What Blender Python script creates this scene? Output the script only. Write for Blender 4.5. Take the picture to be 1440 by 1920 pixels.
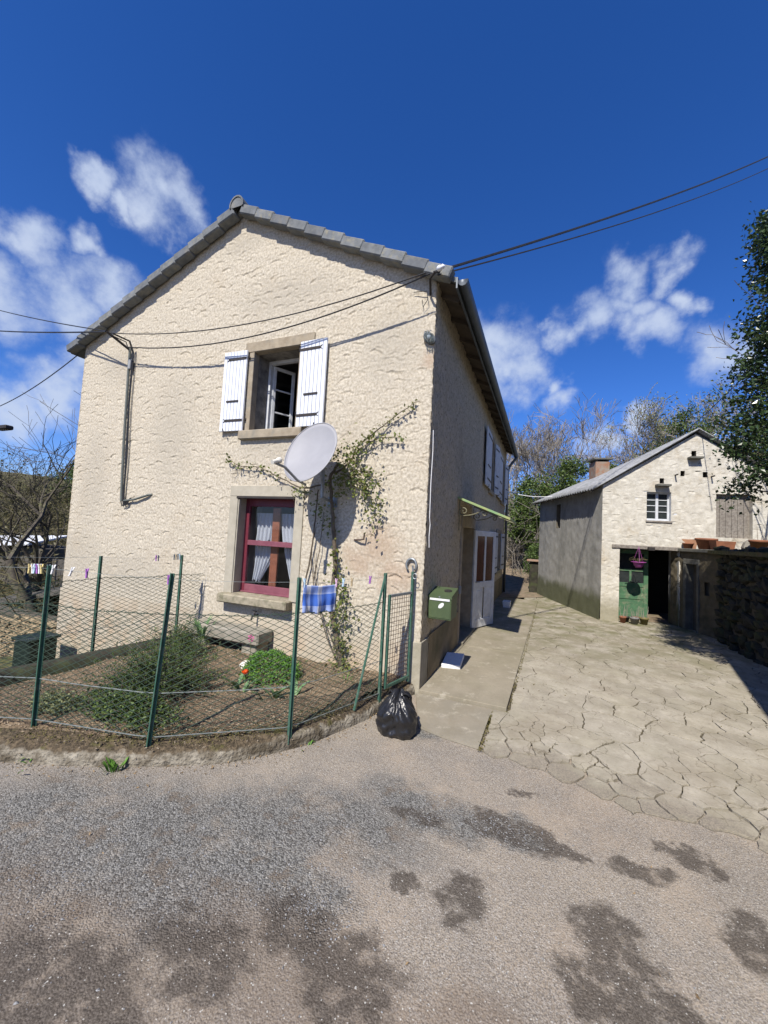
import bpy, bmesh, math, random
import numpy as np
from mathutils import Vector, Matrix

for o in list(bpy.data.objects): bpy.data.objects.remove(o)
S = bpy.context.scene
COL = S.collection
R = math.radians

# ------------------------------------------------------------------ camera
cam = bpy.data.cameras.new('camera')
cam.sensor_fit = 'VERTICAL'; cam.sensor_height = 36.0
cam.lens = 734.85 / 1920 * 36.0
cam.clip_start = 0.05; cam.clip_end = 3000
co = bpy.data.objects.new('camera', cam); COL.objects.link(co)
cr = Vector((0.925118, 0.375941, 0.053158)); cu = Vector((-0.027636, -0.072962, 0.996952)); cf = Vector((-0.378674, 0.923767, 0.057109))
mw = Matrix.Identity(4)
for i in range(3):
    mw[i][0] = cr[i]; mw[i][1] = cu[i]; mw[i][2] = -cf[i]
mw[0][3], mw[1][3], mw[2][3] = 1.309, -4.557, 1.85
co.matrix_world = mw
S.camera = co

# ------------------------------------------------------------------ world, sun, exposure
SUN_EL, SUN_AZ = R(47.5), R(2.2)       # the light travels towards +Y, a little to +X, and down
SUN_STRENGTH, SKY_STRENGTH, EXPOSURE = 4.6, 0.095, 0.6
S.view_settings.view_transform = 'Standard'; S.view_settings.look = 'None'
S.view_settings.exposure = EXPOSURE; S.view_settings.gamma = 1.0
S.view_settings.use_curve_mapping = False

S.cycles.transparent_max_bounces = 24
w = bpy.data.worlds.new('World'); S.world = w; w.use_nodes = True
nt = w.node_tree; nt.nodes.clear()
def N(nt, t, **k):
    n = nt.nodes.new(t)
    for a, b in k.items(): setattr(n, a, b)
    return n
def math_node(nt, op, a, b=None, c=None, clamp=False):
    n = N(nt, 'ShaderNodeMath', operation=op, use_clamp=clamp)
    for i, v in enumerate((a, b, c)):
        if v is None: continue
        if isinstance(v, (int, float)): n.inputs[i].default_value = v
        else: nt.links.new(v, n.inputs[i])
    return n.outputs[0]
out = N(nt, 'ShaderNodeOutputWorld'); bg = N(nt, 'ShaderNodeBackground')
sky = N(nt, 'ShaderNodeTexSky', sky_type='NISHITA')
sky.sun_disc = False; sky.sun_elevation = SUN_EL; sky.sun_rotation = math.pi + SUN_AZ
sky.altitude = 700; sky.air_density = 1.0; sky.dust_density = 0.25; sky.ozone_density = 3.0
hs = N(nt, 'ShaderNodeHueSaturation'); hs.inputs['Saturation'].default_value = 1.28; hs.inputs['Value'].default_value = 0.92
nt.links.new(sky.outputs[0], hs.inputs['Color'])
tint = N(nt, 'ShaderNodeVectorMath', operation='MULTIPLY'); nt.links.new(hs.outputs[0], tint.inputs[0]); tint.inputs[1].default_value = (.76, .82, 1.2)
# fair-weather clouds: soft lumps at places in the sky, frayed by noise
tc = N(nt, 'ShaderNodeTexCoord')
nz = N(nt, 'ShaderNodeTexNoise'); nz.inputs['Scale'].default_value = 9.0; nz.inputs['Detail'].default_value = 6; nz.inputs['Roughness'].default_value = .55
nt.links.new(tc.outputs['Generated'], nz.inputs['Vector'])
sub = N(nt, 'ShaderNodeVectorMath', operation='SUBTRACT'); nt.links.new(nz.outputs['Color'], sub.inputs[0]); sub.inputs[1].default_value = (.5, .5, .5)
scl = N(nt, 'ShaderNodeVectorMath', operation='SCALE'); nt.links.new(sub.outputs[0], scl.inputs[0]); scl.inputs['Scale'].default_value = .17
wd = N(nt, 'ShaderNodeVectorMath', operation='ADD'); nt.links.new(tc.outputs['Generated'], wd.inputs[0]); nt.links.new(scl.outputs[0], wd.inputs[1])
CLOUDS = [(-.19, .905, .38, .05), (.16, .87, .48, .06), (.245, .85, .47, .035), (-.84, .45, .30, .06), (-.659, .46, .595, .075), (-.640, .50, .585, .06), (-.717, .397, .573, .04), (-.69, .43, .56, .035), (-.814, .355, .46, .05), (-.77, .41, .49, .04),
          (-.819, .42, .392, .085), (-.875, .33, .36, .085), (-.771, .474, .425, .075), (-.87, .435, .236, .075), (-.904, .387, .183, .075),
          (-.101, .893, .438, .10), (-.06, .918, .385, .075), (-.12, .9, .39, .09), (.13, .843, .521, .06), (.12, .86, .49, .06), (.08, .882, .465, .07), (.03, .893, .45, .05), (.192, .882, .431, .06), (.15, .88, .45, .06), (.216, .83, .515, .045),
          (.292, .882, .37, .075), (.33, .87, .36, .07), (.031, .945, .325, .05), (.01, .93, .365, .035), (.18, .947, .265, .03), (.12, .965, .23, .05),
          (.75, .35, .5, .12), (.8, .1, .35, .14), (.6, -.6, .5, .13), (.1, -.85, .45, .12), (-.5, -.7, .45, .12), (-.9, -.2, .3, .14), (.9, -.3, .3, .12), (.7, .65, .25, .1), (-.4, -.9, .2, .12), (.45, -.85, .22, .12), (-.65, .75, .22, .08)]
best = None
for (x, y, z, r) in CLOUDS:
    d = N(nt, 'ShaderNodeVectorMath', operation='DISTANCE'); nt.links.new(wd.outputs[0], d.inputs[0])
    v = Vector((x, y, z)).normalized(); d.inputs[1].default_value = v
    m = N(nt, 'ShaderNodeMapRange'); m.inputs['From Min'].default_value = 0; m.inputs['From Max'].default_value = r * 1.3
    m.inputs['To Min'].default_value = 1; m.inputs['To Max'].default_value = 0
    nt.links.new(d.outputs['Value'], m.inputs['Value'])
    best = m.outputs[0] if best is None else math_node(nt, 'SMOOTH_MAX', best, m.outputs[0], .06)
def ramp0(v):
    m_ = N(nt, 'ShaderNodeMapRange', interpolation_type='SMOOTHSTEP'); m_.inputs['From Min'].default_value = .03; m_.inputs['From Max'].default_value = .42; nt.links.new(v, m_.inputs['Value']); return m_.outputs[0]
nz2 = N(nt, 'ShaderNodeTexNoise'); nz2.inputs['Scale'].default_value = 13; nz2.inputs['Detail'].default_value = 9; nz2.inputs['Roughness'].default_value = .62
nt.links.new(tc.outputs['Generated'], nz2.inputs['Vector'])
dens = math_node(nt, 'ADD', best, math_node(nt, 'MULTIPLY', math_node(nt, 'SUBTRACT', nz2.outputs['Fac'], .5), math_node(nt, 'MULTIPLY', ramp0(best), 1.25)))
mr = N(nt, 'ShaderNodeMapRange', interpolation_type='SMOOTHSTEP'); mr.inputs['From Min'].default_value = .16; mr.inputs['From Max'].default_value = 1.0
mr.inputs['To Max'].default_value = .88
nt.links.new(dens, mr.inputs['Value'])
ccol = N(nt, 'ShaderNodeMix', data_type='RGBA'); ccol.inputs[6].default_value = (3.1, 3.9, 5.6, 1); ccol.inputs[7].default_value = (5.2, 5.7, 6.6, 1)
nt.links.new(nz.outputs['Fac'], ccol.inputs[0])
mixc = N(nt, 'ShaderNodeMix', data_type='RGBA')
nt.links.new(mr.outputs[0], mixc.inputs[0]); nt.links.new(tint.outputs[0], mixc.inputs[6]); nt.links.new(ccol.outputs[2], mixc.inputs[7])
nt.links.new(mixc.outputs[2], bg.inputs['Color']); bg.inputs['Strength'].default_value = SKY_STRENGTH
nt.links.new(bg.outputs[0], out.inputs['Surface'])

sl = bpy.data.lights.new('sun', 'SUN'); sl.energy = SUN_STRENGTH; sl.angle = R(.53); sl.color = (1, .945, .86)
so = bpy.data.objects.new('sun', sl); COL.objects.link(so)
sd = Vector((math.cos(SUN_EL) * math.sin(SUN_AZ), math.cos(SUN_EL) * math.cos(SUN_AZ), -math.sin(SUN_EL)))
so.rotation_euler = sd.to_track_quat('-Z', 'Y').to_euler(); so.location = (-2, -12, 14)

# ------------------------------------------------------------------ materials
MATS = {}
def mat(name, c1, c2=None, scale=6, rough=.85, bump=0, bscale=80, metal=0, c3=None, s2=1.1, spec=.3, detail=5, extra=None, dist=.01, lo=.35, hi=.65):
    m = bpy.data.materials.new(name); m.use_nodes = True; nt = m.node_tree
    b = nt.nodes['Principled BSDF']; b.inputs['Roughness'].default_value = rough; b.inputs['Metallic'].default_value = metal
    b.inputs['Specular IOR Level'].default_value = spec
    g = N(nt, 'ShaderNodeNewGeometry'); col = None
    if c2 is None: b.inputs['Base Color'].default_value = (*c1, 1)
    else:
        n = N(nt, 'ShaderNodeTexNoise'); n.inputs['Scale'].default_value = scale; n.inputs['Detail'].default_value = detail; n.inputs['Roughness'].default_value = .62
        nt.links.new(g.outputs['Position'], n.inputs['Vector'])
        rp = N(nt, 'ShaderNodeValToRGB'); e = rp.color_ramp.elements
        e[0].position = lo; e[0].color = (*c1, 1); e[1].position = hi; e[1].color = (*c2, 1)
        nt.links.new(n.outputs['Fac'], rp.inputs[0]); col = rp.outputs[0]
        if c3 is not None:
            n3 = N(nt, 'ShaderNodeTexNoise'); n3.inputs['Scale'].default_value = s2; n3.inputs['Detail'].default_value = 6; n3.inputs['Roughness'].default_value = .65
            nt.links.new(g.outputs['Position'], n3.inputs['Vector'])
            mr = N(nt, 'ShaderNodeMapRange'); mr.inputs['From Min'].default_value = .5; mr.inputs['From Max'].default_value = .68
            nt.links.new(n3.outputs['Fac'], mr.inputs['Value'])
            mx = N(nt, 'ShaderNodeMix', data_type='RGBA'); nt.links.new(mr.outputs[0], mx.inputs[0]); nt.links.new(col, mx.inputs[6]); mx.inputs[7].default_value = (*c3, 1)
            col = mx.outputs[2]
        if extra: col = extra(nt, g, col)
        nt.links.new(col, b.inputs['Base Color'])
    if bump:
        n2 = N(nt, 'ShaderNodeTexNoise'); n2.inputs['Scale'].default_value = bscale; n2.inputs['Detail'].default_value = 4
        nt.links.new(g.outputs['Position'], n2.inputs['Vector'])
        bp = N(nt, 'ShaderNodeBump'); bp.inputs['Strength'].default_value = bump; bp.inputs['Distance'].default_value = dist
        nt.links.new(n2.outputs['Fac'], bp.inputs['Height']); nt.links.new(bp.outputs[0], b.inputs['Normal'])
    MATS[name] = m
    return m
def mixcol(nt, fac, a, b):
    mx = N(nt, 'ShaderNodeMix', data_type='RGBA')
    if isinstance(fac, float): mx.inputs[0].default_value = fac
    else: nt.links.new(fac, mx.inputs[0])
    for i, v in ((6, a), (7, b)):
        if isinstance(v, tuple): mx.inputs[i].default_value = (*v, 1)
        else: nt.links.new(v, mx.inputs[i])
    return mx.outputs[2]
def noise(nt, g, scale, detail=5, rough=.6, dims=None):
    n = N(nt, 'ShaderNodeTexNoise'); n.inputs['Scale'].default_value = scale; n.inputs['Detail'].default_value = detail; n.inputs['Roughness'].default_value = rough
    if dims:
        mp = N(nt, 'ShaderNodeMapping'); mp.inputs['Scale'].default_value = dims
        nt.links.new(g.outputs['Position'], mp.inputs['Vector']); nt.links.new(mp.outputs[0], n.inputs['Vector'])
    else: nt.links.new(g.outputs['Position'], n.inputs['Vector'])
    return n.outputs['Fac']
def ramp(nt, v, a, b, lo=0., hi=1.):
    m = N(nt, 'ShaderNodeMapRange', interpolation_type='SMOOTHSTEP'); m.inputs['From Min'].default_value = a; m.inputs['From Max'].default_value = b
    m.inputs['To Min'].default_value = lo; m.inputs['To Max'].default_value = hi
    nt.links.new(v, m.inputs['Value']); return m.outputs[0]
def sepz(nt, g, i=2):
    s = N(nt, 'ShaderNodeSeparateXYZ'); nt.links.new(g.outputs['Position'], s.inputs[0]); return s.outputs[i]
def blobs(nt, g, L, warp=.12, wscale=3.5, soft=.35):
    n = N(nt, 'ShaderNodeTexNoise'); n.inputs['Scale'].default_value = wscale; n.inputs['Detail'].default_value = 7; n.inputs['Roughness'].default_value = .65
    nt.links.new(g.outputs['Position'], n.inputs['Vector'])
    s = N(nt, 'ShaderNodeVectorMath', operation='SUBTRACT'); nt.links.new(n.outputs['Color'], s.inputs[0]); s.inputs[1].default_value = (.5, .5, .5)
    k = N(nt, 'ShaderNodeVectorMath', operation='SCALE'); nt.links.new(s.outputs[0], k.inputs[0]); k.inputs['Scale'].default_value = warp * 2
    a = N(nt, 'ShaderNodeVectorMath', operation='ADD'); nt.links.new(g.outputs['Position'], a.inputs[0]); nt.links.new(k.outputs[0], a.inputs[1])
    best = None
    for (x, y, rx, ry) in L:
        q = N(nt, 'ShaderNodeVectorMath', operation='SUBTRACT'); nt.links.new(a.outputs[0], q.inputs[0]); q.inputs[1].default_value = (x, y, 0)
        q2 = N(nt, 'ShaderNodeVectorMath', operation='MULTIPLY'); nt.links.new(q.outputs[0], q2.inputs[0]); q2.inputs[1].default_value = (1 / rx, 1 / ry, 0)
        ln = N(nt, 'ShaderNodeVectorMath', operation='LENGTH'); nt.links.new(q2.outputs[0], ln.inputs[0])
        best = ln.outputs['Value'] if best is None else math_node(nt, 'MINIMUM', best, ln.outputs['Value'])
    return ramp(nt, best, 1 + soft, 1 - soft)

def stain_xz(nt, g, L, warp=.25):
    n = N(nt, 'ShaderNodeTexNoise'); n.inputs['Scale'].default_value = 3; n.inputs['Detail'].default_value = 7; n.inputs['Roughness'].default_value = .7
    nt.links.new(g.outputs['Position'], n.inputs['Vector'])
    s_ = N(nt, 'ShaderNodeVectorMath', operation='SUBTRACT'); nt.links.new(n.outputs['Color'], s_.inputs[0]); s_.inputs[1].default_value = (.5, .5, .5)
    k = N(nt, 'ShaderNodeVectorMath', operation='SCALE'); nt.links.new(s_.outputs[0], k.inputs[0]); k.inputs['Scale'].default_value = warp * 2
    a = N(nt, 'ShaderNodeVectorMath', operation='ADD'); nt.links.new(g.outputs['Position'], a.inputs[0]); nt.links.new(k.outputs[0], a.inputs[1]); best = None
    for (x, z, rx, rz) in L:
        q = N(nt, 'ShaderNodeVectorMath', operation='SUBTRACT'); nt.links.new(a.outputs[0], q.inputs[0]); q.inputs[1].default_value = (x, 0, z)
        q2 = N(nt, 'ShaderNodeVectorMath', operation='MULTIPLY'); nt.links.new(q.outputs[0], q2.inputs[0]); q2.inputs[1].default_value = (1 / rx, 0, 1 / rz)
        ln = N(nt, 'ShaderNodeVectorMath', operation='LENGTH'); nt.links.new(q2.outputs[0], ln.inputs[0])
        best = ln.outputs['Value'] if best is None else math_node(nt, 'MINIMUM', best, ln.outputs['Value'])
    return ramp(nt, best, 1.5, .3)
def ex_stucco(nt, g, col):
    col = mixcol(nt, math_node(nt, 'MULTIPLY', stain_xz(nt, g, [(-.62, 1.7, .3, .28), (-.35, 1.35, .25, .25), (-.08, 4.05, .12, .12), (-.9, 1.5, .2, .2)]), .55), col, (.36, .25, .17))
    col = mixcol(nt, math_node(nt, 'MULTIPLY', stain_xz(nt, g, [(-2.4, 3.0, .55, .18), (-2.9, .66, .35, .12), (-1.9, .66, .2, .1), (-6.5, 1.2, .6, .5), (-5.2, 1.0, .8, .3), (-3.2, 6.3, .4, .2), (-4.4, 3.4, .5, .9), (-.6, 4.3, .4, .5), (-5.8, 4.6, .6, .3), (-2.3, 5.3, .9, .3), (-6.3, 2.6, .4, .9)]), .5), col, (.36, .325, .262))
    n = noise(nt, g, 1.3, 6)
    col = mixcol(nt, ramp(nt, n, .5, .75, 0, .35), col, (.40, .33, .235))
    n2 = noise(nt, g, 220, 2)
    return mixcol(nt, ramp(nt, n2, .55, .75, 0, .3), col, (.27, .225, .16))
mat('stucco', (.555, .503, .405), (.385, .337, .26), 30, .95, .5, 260, extra=ex_stucco, spec=.1, lo=.40, hi=.60)
def ex_side(nt, g, col):
    n = noise(nt, g, 60, 4, .7, (1, .6, .35))
    col = mixcol(nt, ramp(nt, n, .5, .66, 0, .8), col, (.17, .14, .095))
    return mixcol(nt, ramp(nt, noise(nt, g, .9, 6), .48, .72, 0, .35), col, (.30, .25, .17))
mat('side_stucco', (.58, .50, .37), (.48, .41, .30), 9, .95, .8, 120, extra=ex_side, spec=.1, dist=.02)
def ex_plinth(nt, g, col):
    z = sepz(nt, g); x = sepz(nt, g, 0)
    st = math_node(nt, 'MULTIPLY', ramp(nt, noise(nt, g, 3.2, 6), .42, .62), ramp(nt, z, .75, .1))
    col = mixcol(nt, math_node(nt, 'MULTIPLY', st, .3), col, (.45, .27, .14))
    return mixcol(nt, ramp(nt, noise(nt, g, 2.0, 7, .7), .55, .72, 0, .5), col, (.36, .33, .27))
mat('plinth', (.46, .405, .315), (.39, .34, .26), 5, .9, .25, 90, extra=ex_plinth, spec=.15)
mat('plinth_grey', (.36, .33, .26), (.27, .245, .185), 7, .9, .4, 70, c3=(.19, .19, .12), spec=.15)
mat('plinth_side', (.27, .22, .14), (.19, .155, .10), 4, .9, .4, 60, c3=(.13, .12, .075), spec=.12)
mat('stone_trim', (.335, .285, .21), (.25, .205, .145), 9, .9, .3, 60, c3=(.22, .2, .16), s2=5)
mat('cement_trim', (.40, .365, .29), (.33, .30, .235), 7, .9, .25, 90)
mat('sill_stone', (.33, .29, .21), (.22, .195, .14), 12, .92, .5, 50, c3=(.14, .135, .08), s2=6)
mat('roof_tile', (.155, .165, .17), (.10, .108, .113), 9, .8, .35, 90, c3=(.20, .195, .175), s2=7)
mat('roof_tile_b', (.185, .195, .20), (.115, .125, .13), 9, .8, .4, 90, c3=(.23, .215, .16), s2=12)
mat('roof_tile_c', (.13, .14, .15), (.09, .098, .105), 9, .8, .35, 90, c3=(.16, .155, .14), s2=6)
mat('roof_dark', (.07, .075, .08), (.05, .055, .06), 6, .7, .3, 40)
mat('soffit', (.10, .08, .06), (.06, .05, .04), 5, .9, .3, 40)
mat('zinc', (.13, .145, .16), (.09, .10, .11), 4, .5, .05, 20, metal=.5)
mat('white_paint', (.68, .70, .735), (.62, .64, .675), 12, .45, .05, 60)
mat('white_old', (.56, .58, .60), (.45, .46, .47), 8, .6, .1, 50)
mat('iron', (.035, .033, .032), (.055, .045, .04), 20, .6, .2, 80, metal=.3)
mat('rust_iron', (.10, .06, .04), (.06, .045, .04), 25, .8, .3, 90)
mat('wine_paint', (.15, .028, .042), (.115, .022, .035), 9, .4, .08, 50)
mat('pink_paint', (.21, .075, .095), (.17, .055, .075), 9, .45, .08, 50)
mat('wood_inner', (.28, .10, .055), (.20, .07, .04), 14, .5, .1, 40)
mat('wood_grey', (.26, .235, .2), (.15, .13, .11), 20, .85, .5, 60)
mat('interior', (.20, .19, .18), (.16, .15, .15), 3, .9)
mat('plaster_grey', (.20, .19, .17), (.10, .095, .085), 8, .95, .4, 50, c3=(.27, .25, .22), s2=5)
mat('room_blue', (.10, .13, .19), (.08, .11, .16), 3, .9)
mat('door_white', (.62, .63, .63), (.50, .50, .49), 8, .5, .1, 40)
mat('door_glass_brown', (.10, .035, .02), (.07, .025, .015), 9, .2)
mat('green_post', (.035, .095, .065), (.05, .12, .085), 30, .5, .2, 90, c3=(.11, .15, .12), s2=14)
mat('green_wire', (.04, .062, .042), (.03, .05, .035), 40, .55)
mat('grey_wire', (.22, .25, .24), (.30, .33, .32), 40, .5, metal=.4)
mat('galv', (.33, .35, .36), (.22, .24, .25), 20, .45, .1, 60, metal=.6)
mat('mail_green', (.075, .105, .05), (.06, .085, .042), 7, .45, .05, 70)
mat('dish_grey', (.30, .30, .315), (.27, .27, .285), 4, .55, .02, 60)
mat('plastic_grey', (.30, .31, .31), (.22, .23, .23), 9, .5)
mat('black_cable', (.022, .022, .024), (.035, .035, .036), 9, .55)
mat('white_cable', (.7, .7, .7), (.62, .62, .62), 9, .5)
mat('conduit', (.13, .14, .125), (.09, .10, .09), 9, .55)
mat('canopy_green', (.16, .30, .15), (.32, .33, .13), 4, .5, .1, 40)
mat('canopy_sheet', (.24, .22, .16), (.17, .155, .11), 5, .6, .1, 40)
mat('canopy_iron', (.20, .19, .12), (.13, .12, .08), 20, .6)
mat('bark', (.10, .085, .065), (.055, .048, .038), 12, .95, .8, 30, c3=(.14, .135, .07), s2=5)
mat('twig', (.17, .145, .115), (.10, .085, .07), 8, .95)
mat('twig_pale', (.30, .27, .225), (.20, .175, .145), 2, .95)
mat('twig_moss', (.16, .14, .055), (.085, .07, .045), 3, .95)
mat('vine_stem', (.15, .12, .085), (.09, .07, .05), 18, .9, .6, 70)
def leafmat(name, a, b, rough=.5, spec=.35, tr=.25):
    m = mat(name, a, b, 14, rough, spec=spec, detail=2)
    nt = m.node_tree; bs = nt.nodes['Principled BSDF']; o = nt.nodes['Material Output']
    t = N(nt, 'ShaderNodeBsdfTranslucent'); mx = N(nt, 'ShaderNodeMixShader'); mx.inputs[0].default_value = tr
    src = bs.inputs['Base Color'].links[0].from_socket
    nt.links.new(src, t.inputs['Color']); nt.links.new(bs.outputs[0], mx.inputs[1]); nt.links.new(t.outputs[0], mx.inputs[2]); nt.links.new(mx.outputs[0], o.inputs['Surface'])
leafmat('leaf_vine', (.10, .15, .035), (.19, .19, .05))
leafmat('leaf_bush', (.075, .18, .025), (.13, .27, .042))
leafmat('leaf_dark', (.055, .095, .022), (.105, .155, .038))
leafmat('leaf_holly', (.028, .055, .018), (.055, .085, .03), .28, .5, .1)
leafmat('leaf_ever', (.045, .08, .018), (.10, .14, .03), .5, .3, .15)
leafmat('leaf_brush', (.085, .075, .03), (.13, .115, .05))
leafmat('leaf_green', (.075, .13, .03), (.14, .19, .05))
leafmat('leaf_tulip', (.12, .22, .09), (.17, .28, .12))
leafmat('leaf_spring', (.17, .20, .08), (.24, .25, .12))
leafmat('petal_orange', (.85, .14, .015), (.75, .08, .01))
leafmat('petal_pink', (.65, .10, .33), (.55, .07, .28))
mat('terracotta', (.27, .11, .058), (.19, .08, .045), 9, .85, .2, 60)
mat('terracotta_pale', (.38, .21, .12), (.30, .155, .09), 7, .85, .2, 60)
mat('pot_grey', (.20, .19, .185), (.15, .145, .14), 7, .7)
mat('pot_olive', (.17, .14, .055), (.13, .11, .04), 7, .7)
mat('pot_purple', (.30, .07, .26), (.25, .055, .21), 9, .45)
mat('bin_green', (.008, .016, .013), (.013, .022, .018), 5, .55)
mat('polystyrene', (.76, .77, .78), (.70, .71, .72), 30, .8)
mat('barn_green', (.07, .155, .08), (.05, .115, .062), 10, .6, .3, 60, c3=(.17, .19, .12), s2=8)
mat('barn_glass', (.02, .025, .025), (.035, .04, .04), 6, .15)
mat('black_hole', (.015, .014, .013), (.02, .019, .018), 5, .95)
def ex_barn(nt, g, col):
    z = sepz(nt, g)
    damp = math_node(nt, 'MULTIPLY', ramp(nt, math_node(nt, 'ADD', z, math_node(nt, 'MULTIPLY', noise(nt, g, 3, 6), .5)), .95, .55), .75)
    col = mixcol(nt, damp, col, (.22, .20, .13))
    return mixcol(nt, ramp(nt, noise(nt, g, 1.7, 7, .7), .52, .74, 0, .5), col, (.36, .28, .17))
mat('barn_stucco', (.57, .54, .465), (.43, .40, .335), 9, .95, .5, 180, extra=ex_barn, spec=.1)
def ex_barnside(nt, g, col):
    z = sepz(nt, g)
    col = mixcol(nt, ramp(nt, noise(nt, g, 2.2, 7, .7, (1, 1, .35)), .45, .66, 0, .5), col, (.17, .17, .155))
    damp = ramp(nt, math_node(nt, 'ADD', z, math_node(nt, 'MULTIPLY', noise(nt, g, 2.5, 6), .7)), 1.15, .8, 0, .9)
    return mixcol(nt, damp, col, (.085, .09, .045))
mat('barn_side', (.38, .37, .34), (.29, .28, .25), 5, .95, .5, 60, extra=ex_barnside, spec=.1)
mat('fibro_roof', (.33, .335, .34), (.22, .225, .23), 8, .9, .4, 60, c3=(.16, .165, .15), s2=5)
mat('old_plaster', (.14, .115, .075), (.085, .072, .046), 4, .95, .5, 50, c3=(.06, .055, .035), s2=3)
mat('rubble_dark', (.045, .041, .03), (.02, .019, .014), 7, .95, .6, 50, c3=(.05, .06, .025), s2=4)  # lowered to near black, painting in the terrace wall's deep shade
mat('rubble_warm', (.34, .265, .165), (.22, .17, .105), 8, .95, .5, 60)
mat('mortar', (.12, .105, .08), (.085, .075, .055), 8, .95, .5, 60)
mat('coping', (.14, .135, .115), (.09, .088, .072), 8, .95, .5, 60)
mat('brick_red', (.26, .13, .075), (.25, .225, .185), 7, .9, .4, 60)
mat('cloth_blue', (.5, .5, .5))
mat('glass_clear', (.9, .9, .9))
def glass(name, col, tr=.75, rough=.02):
    m = bpy.data.materials.new(name); m.use_nodes = True; nt = m.node_tree; nt.nodes.clear()
    o = N(nt, 'ShaderNodeOutputMaterial'); t = N(nt, 'ShaderNodeBsdfTransparent'); t.inputs[0].default_value = (*col, 1)
    g = N(nt, 'ShaderNodeBsdfGlossy'); g.inputs['Roughness'].default_value = rough
    fr = N(nt, 'ShaderNodeLayerWeight'); fr.inputs[0].default_value = .5
    mx = N(nt, 'ShaderNodeMixShader'); nt.links.new(math_node(nt, 'ADD', math_node(nt, 'MULTIPLY', math_node(nt, 'POWER', fr.outputs['Facing'], 4.0), .9), .05), mx.inputs[0])
    nt.links.new(t.outputs[0], mx.inputs[1]); nt.links.new(g.outputs[0], mx.inputs[2]); nt.links.new(mx.outputs[0], o.inputs[0])
    MATS[name] = m
glass('pane', (.86, .89, .90))
glass('lamp_glass', (.8, .85, .85), rough=.08)
def lace():
    m = mat('curtain', (.62, .63, .68), (.50, .51, .57), 60, .9); nt = m.node_tree
    o = nt.nodes['Material Output']; t = N(nt, 'ShaderNodeBsdfTransparent'); mx = N(nt, 'ShaderNodeMixShader'); mx.inputs[0].default_value = .82
    nt.links.new(t.outputs[0], mx.inputs[1]); nt.links.new(nt.nodes['Principled BSDF'].outputs[0], mx.inputs[2]); nt.links.new(mx.outputs[0], o.inputs['Surface'])
lace()
def bagmat():
    m = mat('bag_black', (.012, .012, .013), (.018, .018, .02), 8, .32, .35, 26, spec=.5, dist=.02)
bagmat()
def clothmat():
    m = MATS['cloth_blue']; nt = m.node_tree; b = nt.nodes['Principled BSDF']; b.inputs['Roughness'].default_value = .95
    t = N(nt, 'ShaderNodeTexCoord'); s = N(nt, 'ShaderNodeSeparateXYZ'); nt.links.new(t.outputs['UV'], s.inputs[0])
    u, v = s.outputs[0], s.outputs[1]
    def band(x, a, b2): return math_node(nt, 'MULTIPLY', math_node(nt, 'GREATER_THAN', x, a), math_node(nt, 'LESS_THAN', x, b2))
    bl = math_node(nt, 'ADD', math_node(nt, 'ADD', band(u, .0, .09), band(u, .22, .42)), band(u, .55, .94))
    bv = math_node(nt, 'ADD', band(v, .26, .68), math_node(nt, 'MULTIPLY', band(v, .74, .97), .35))
    f = math_node(nt, 'ADD', math_node(nt, 'MULTIPLY', bl, .45), math_node(nt, 'MULTIPLY', bv, .55), clamp=True)
    rp = N(nt, 'ShaderNodeValToRGB'); e = rp.color_ramp.elements
    e[0].position = 0; e[0].color = (.66, .66, .66, 1); e[1].position = 1; e[1].color = (.055, .14, .50, 1)
    k = rp.color_ramp.elements.new(.5); k.color = (.24, .33, .62, 1)
    nt.links.new(f, rp.inputs[0]); nt.links.new(rp.outputs[0], b.inputs['Base Color'])
clothmat()
# --- ground materials
WET = [(0.96, -2.37, 0.13, 0.15), (1.07, -1.76, 0.2, 0.11), (1.27, -1.79, 0.2, 0.13), (1.5, -1.82, 0.13, 0.07), (0.62, -1.93, 0.2, 0.09), (1.89, -1.77, 0.14, 0.10), (2.13, -1.51, 0.15, 0.06), (2.23, -1.6, 0.15, 0.06), (1.24, -1.36, 0.1, 0.04), (1.67, -2.29, 0.17, 0.2), (1.55, -2.56, 0.17, 0.14), (1.8, -2.54, 0.28, 0.1), (2.3, -2.0, 0.13, 0.2), (0.6, -2.96, 0.25, 0.18), (-0.42, -3.46, 0.45, 0.2), (-0.05, -3.15, 0.3, 0.14), (0.3, -2.88, 0.22, 0.14), (0.67, -2.42, 0.09, 0.06), (.3, -3.4, .2, .1)]
GRAV = [(-1.42, -3.07, 0.6, 0.6), (-0.83, -2.87, 0.6, 0.5), (-0.32, -2.58, 0.57, 0.45), (0.1, -2.22, 0.55, 0.30), (0.55, -1.83, 0.41, 0.22), (0.81, -1.83, 0.29, 0.17), (-0.38, -2.96, 0.54, 0.25), (0.06, -2.71, 0.42, 0.22), (0.34, -2.74, 0.18, 0.15), (-0.96, -3.2, 0.32, 0.22), (-2.2, -3.3, .6, .4), (1.15, -1.78, .25, .12), (.3, -.85, .18, .12), (-4, -4, 1, .5), (-2.5, -5.5, 1.2, .8), (2.5, -6.5, 1.5, .8)]
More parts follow.
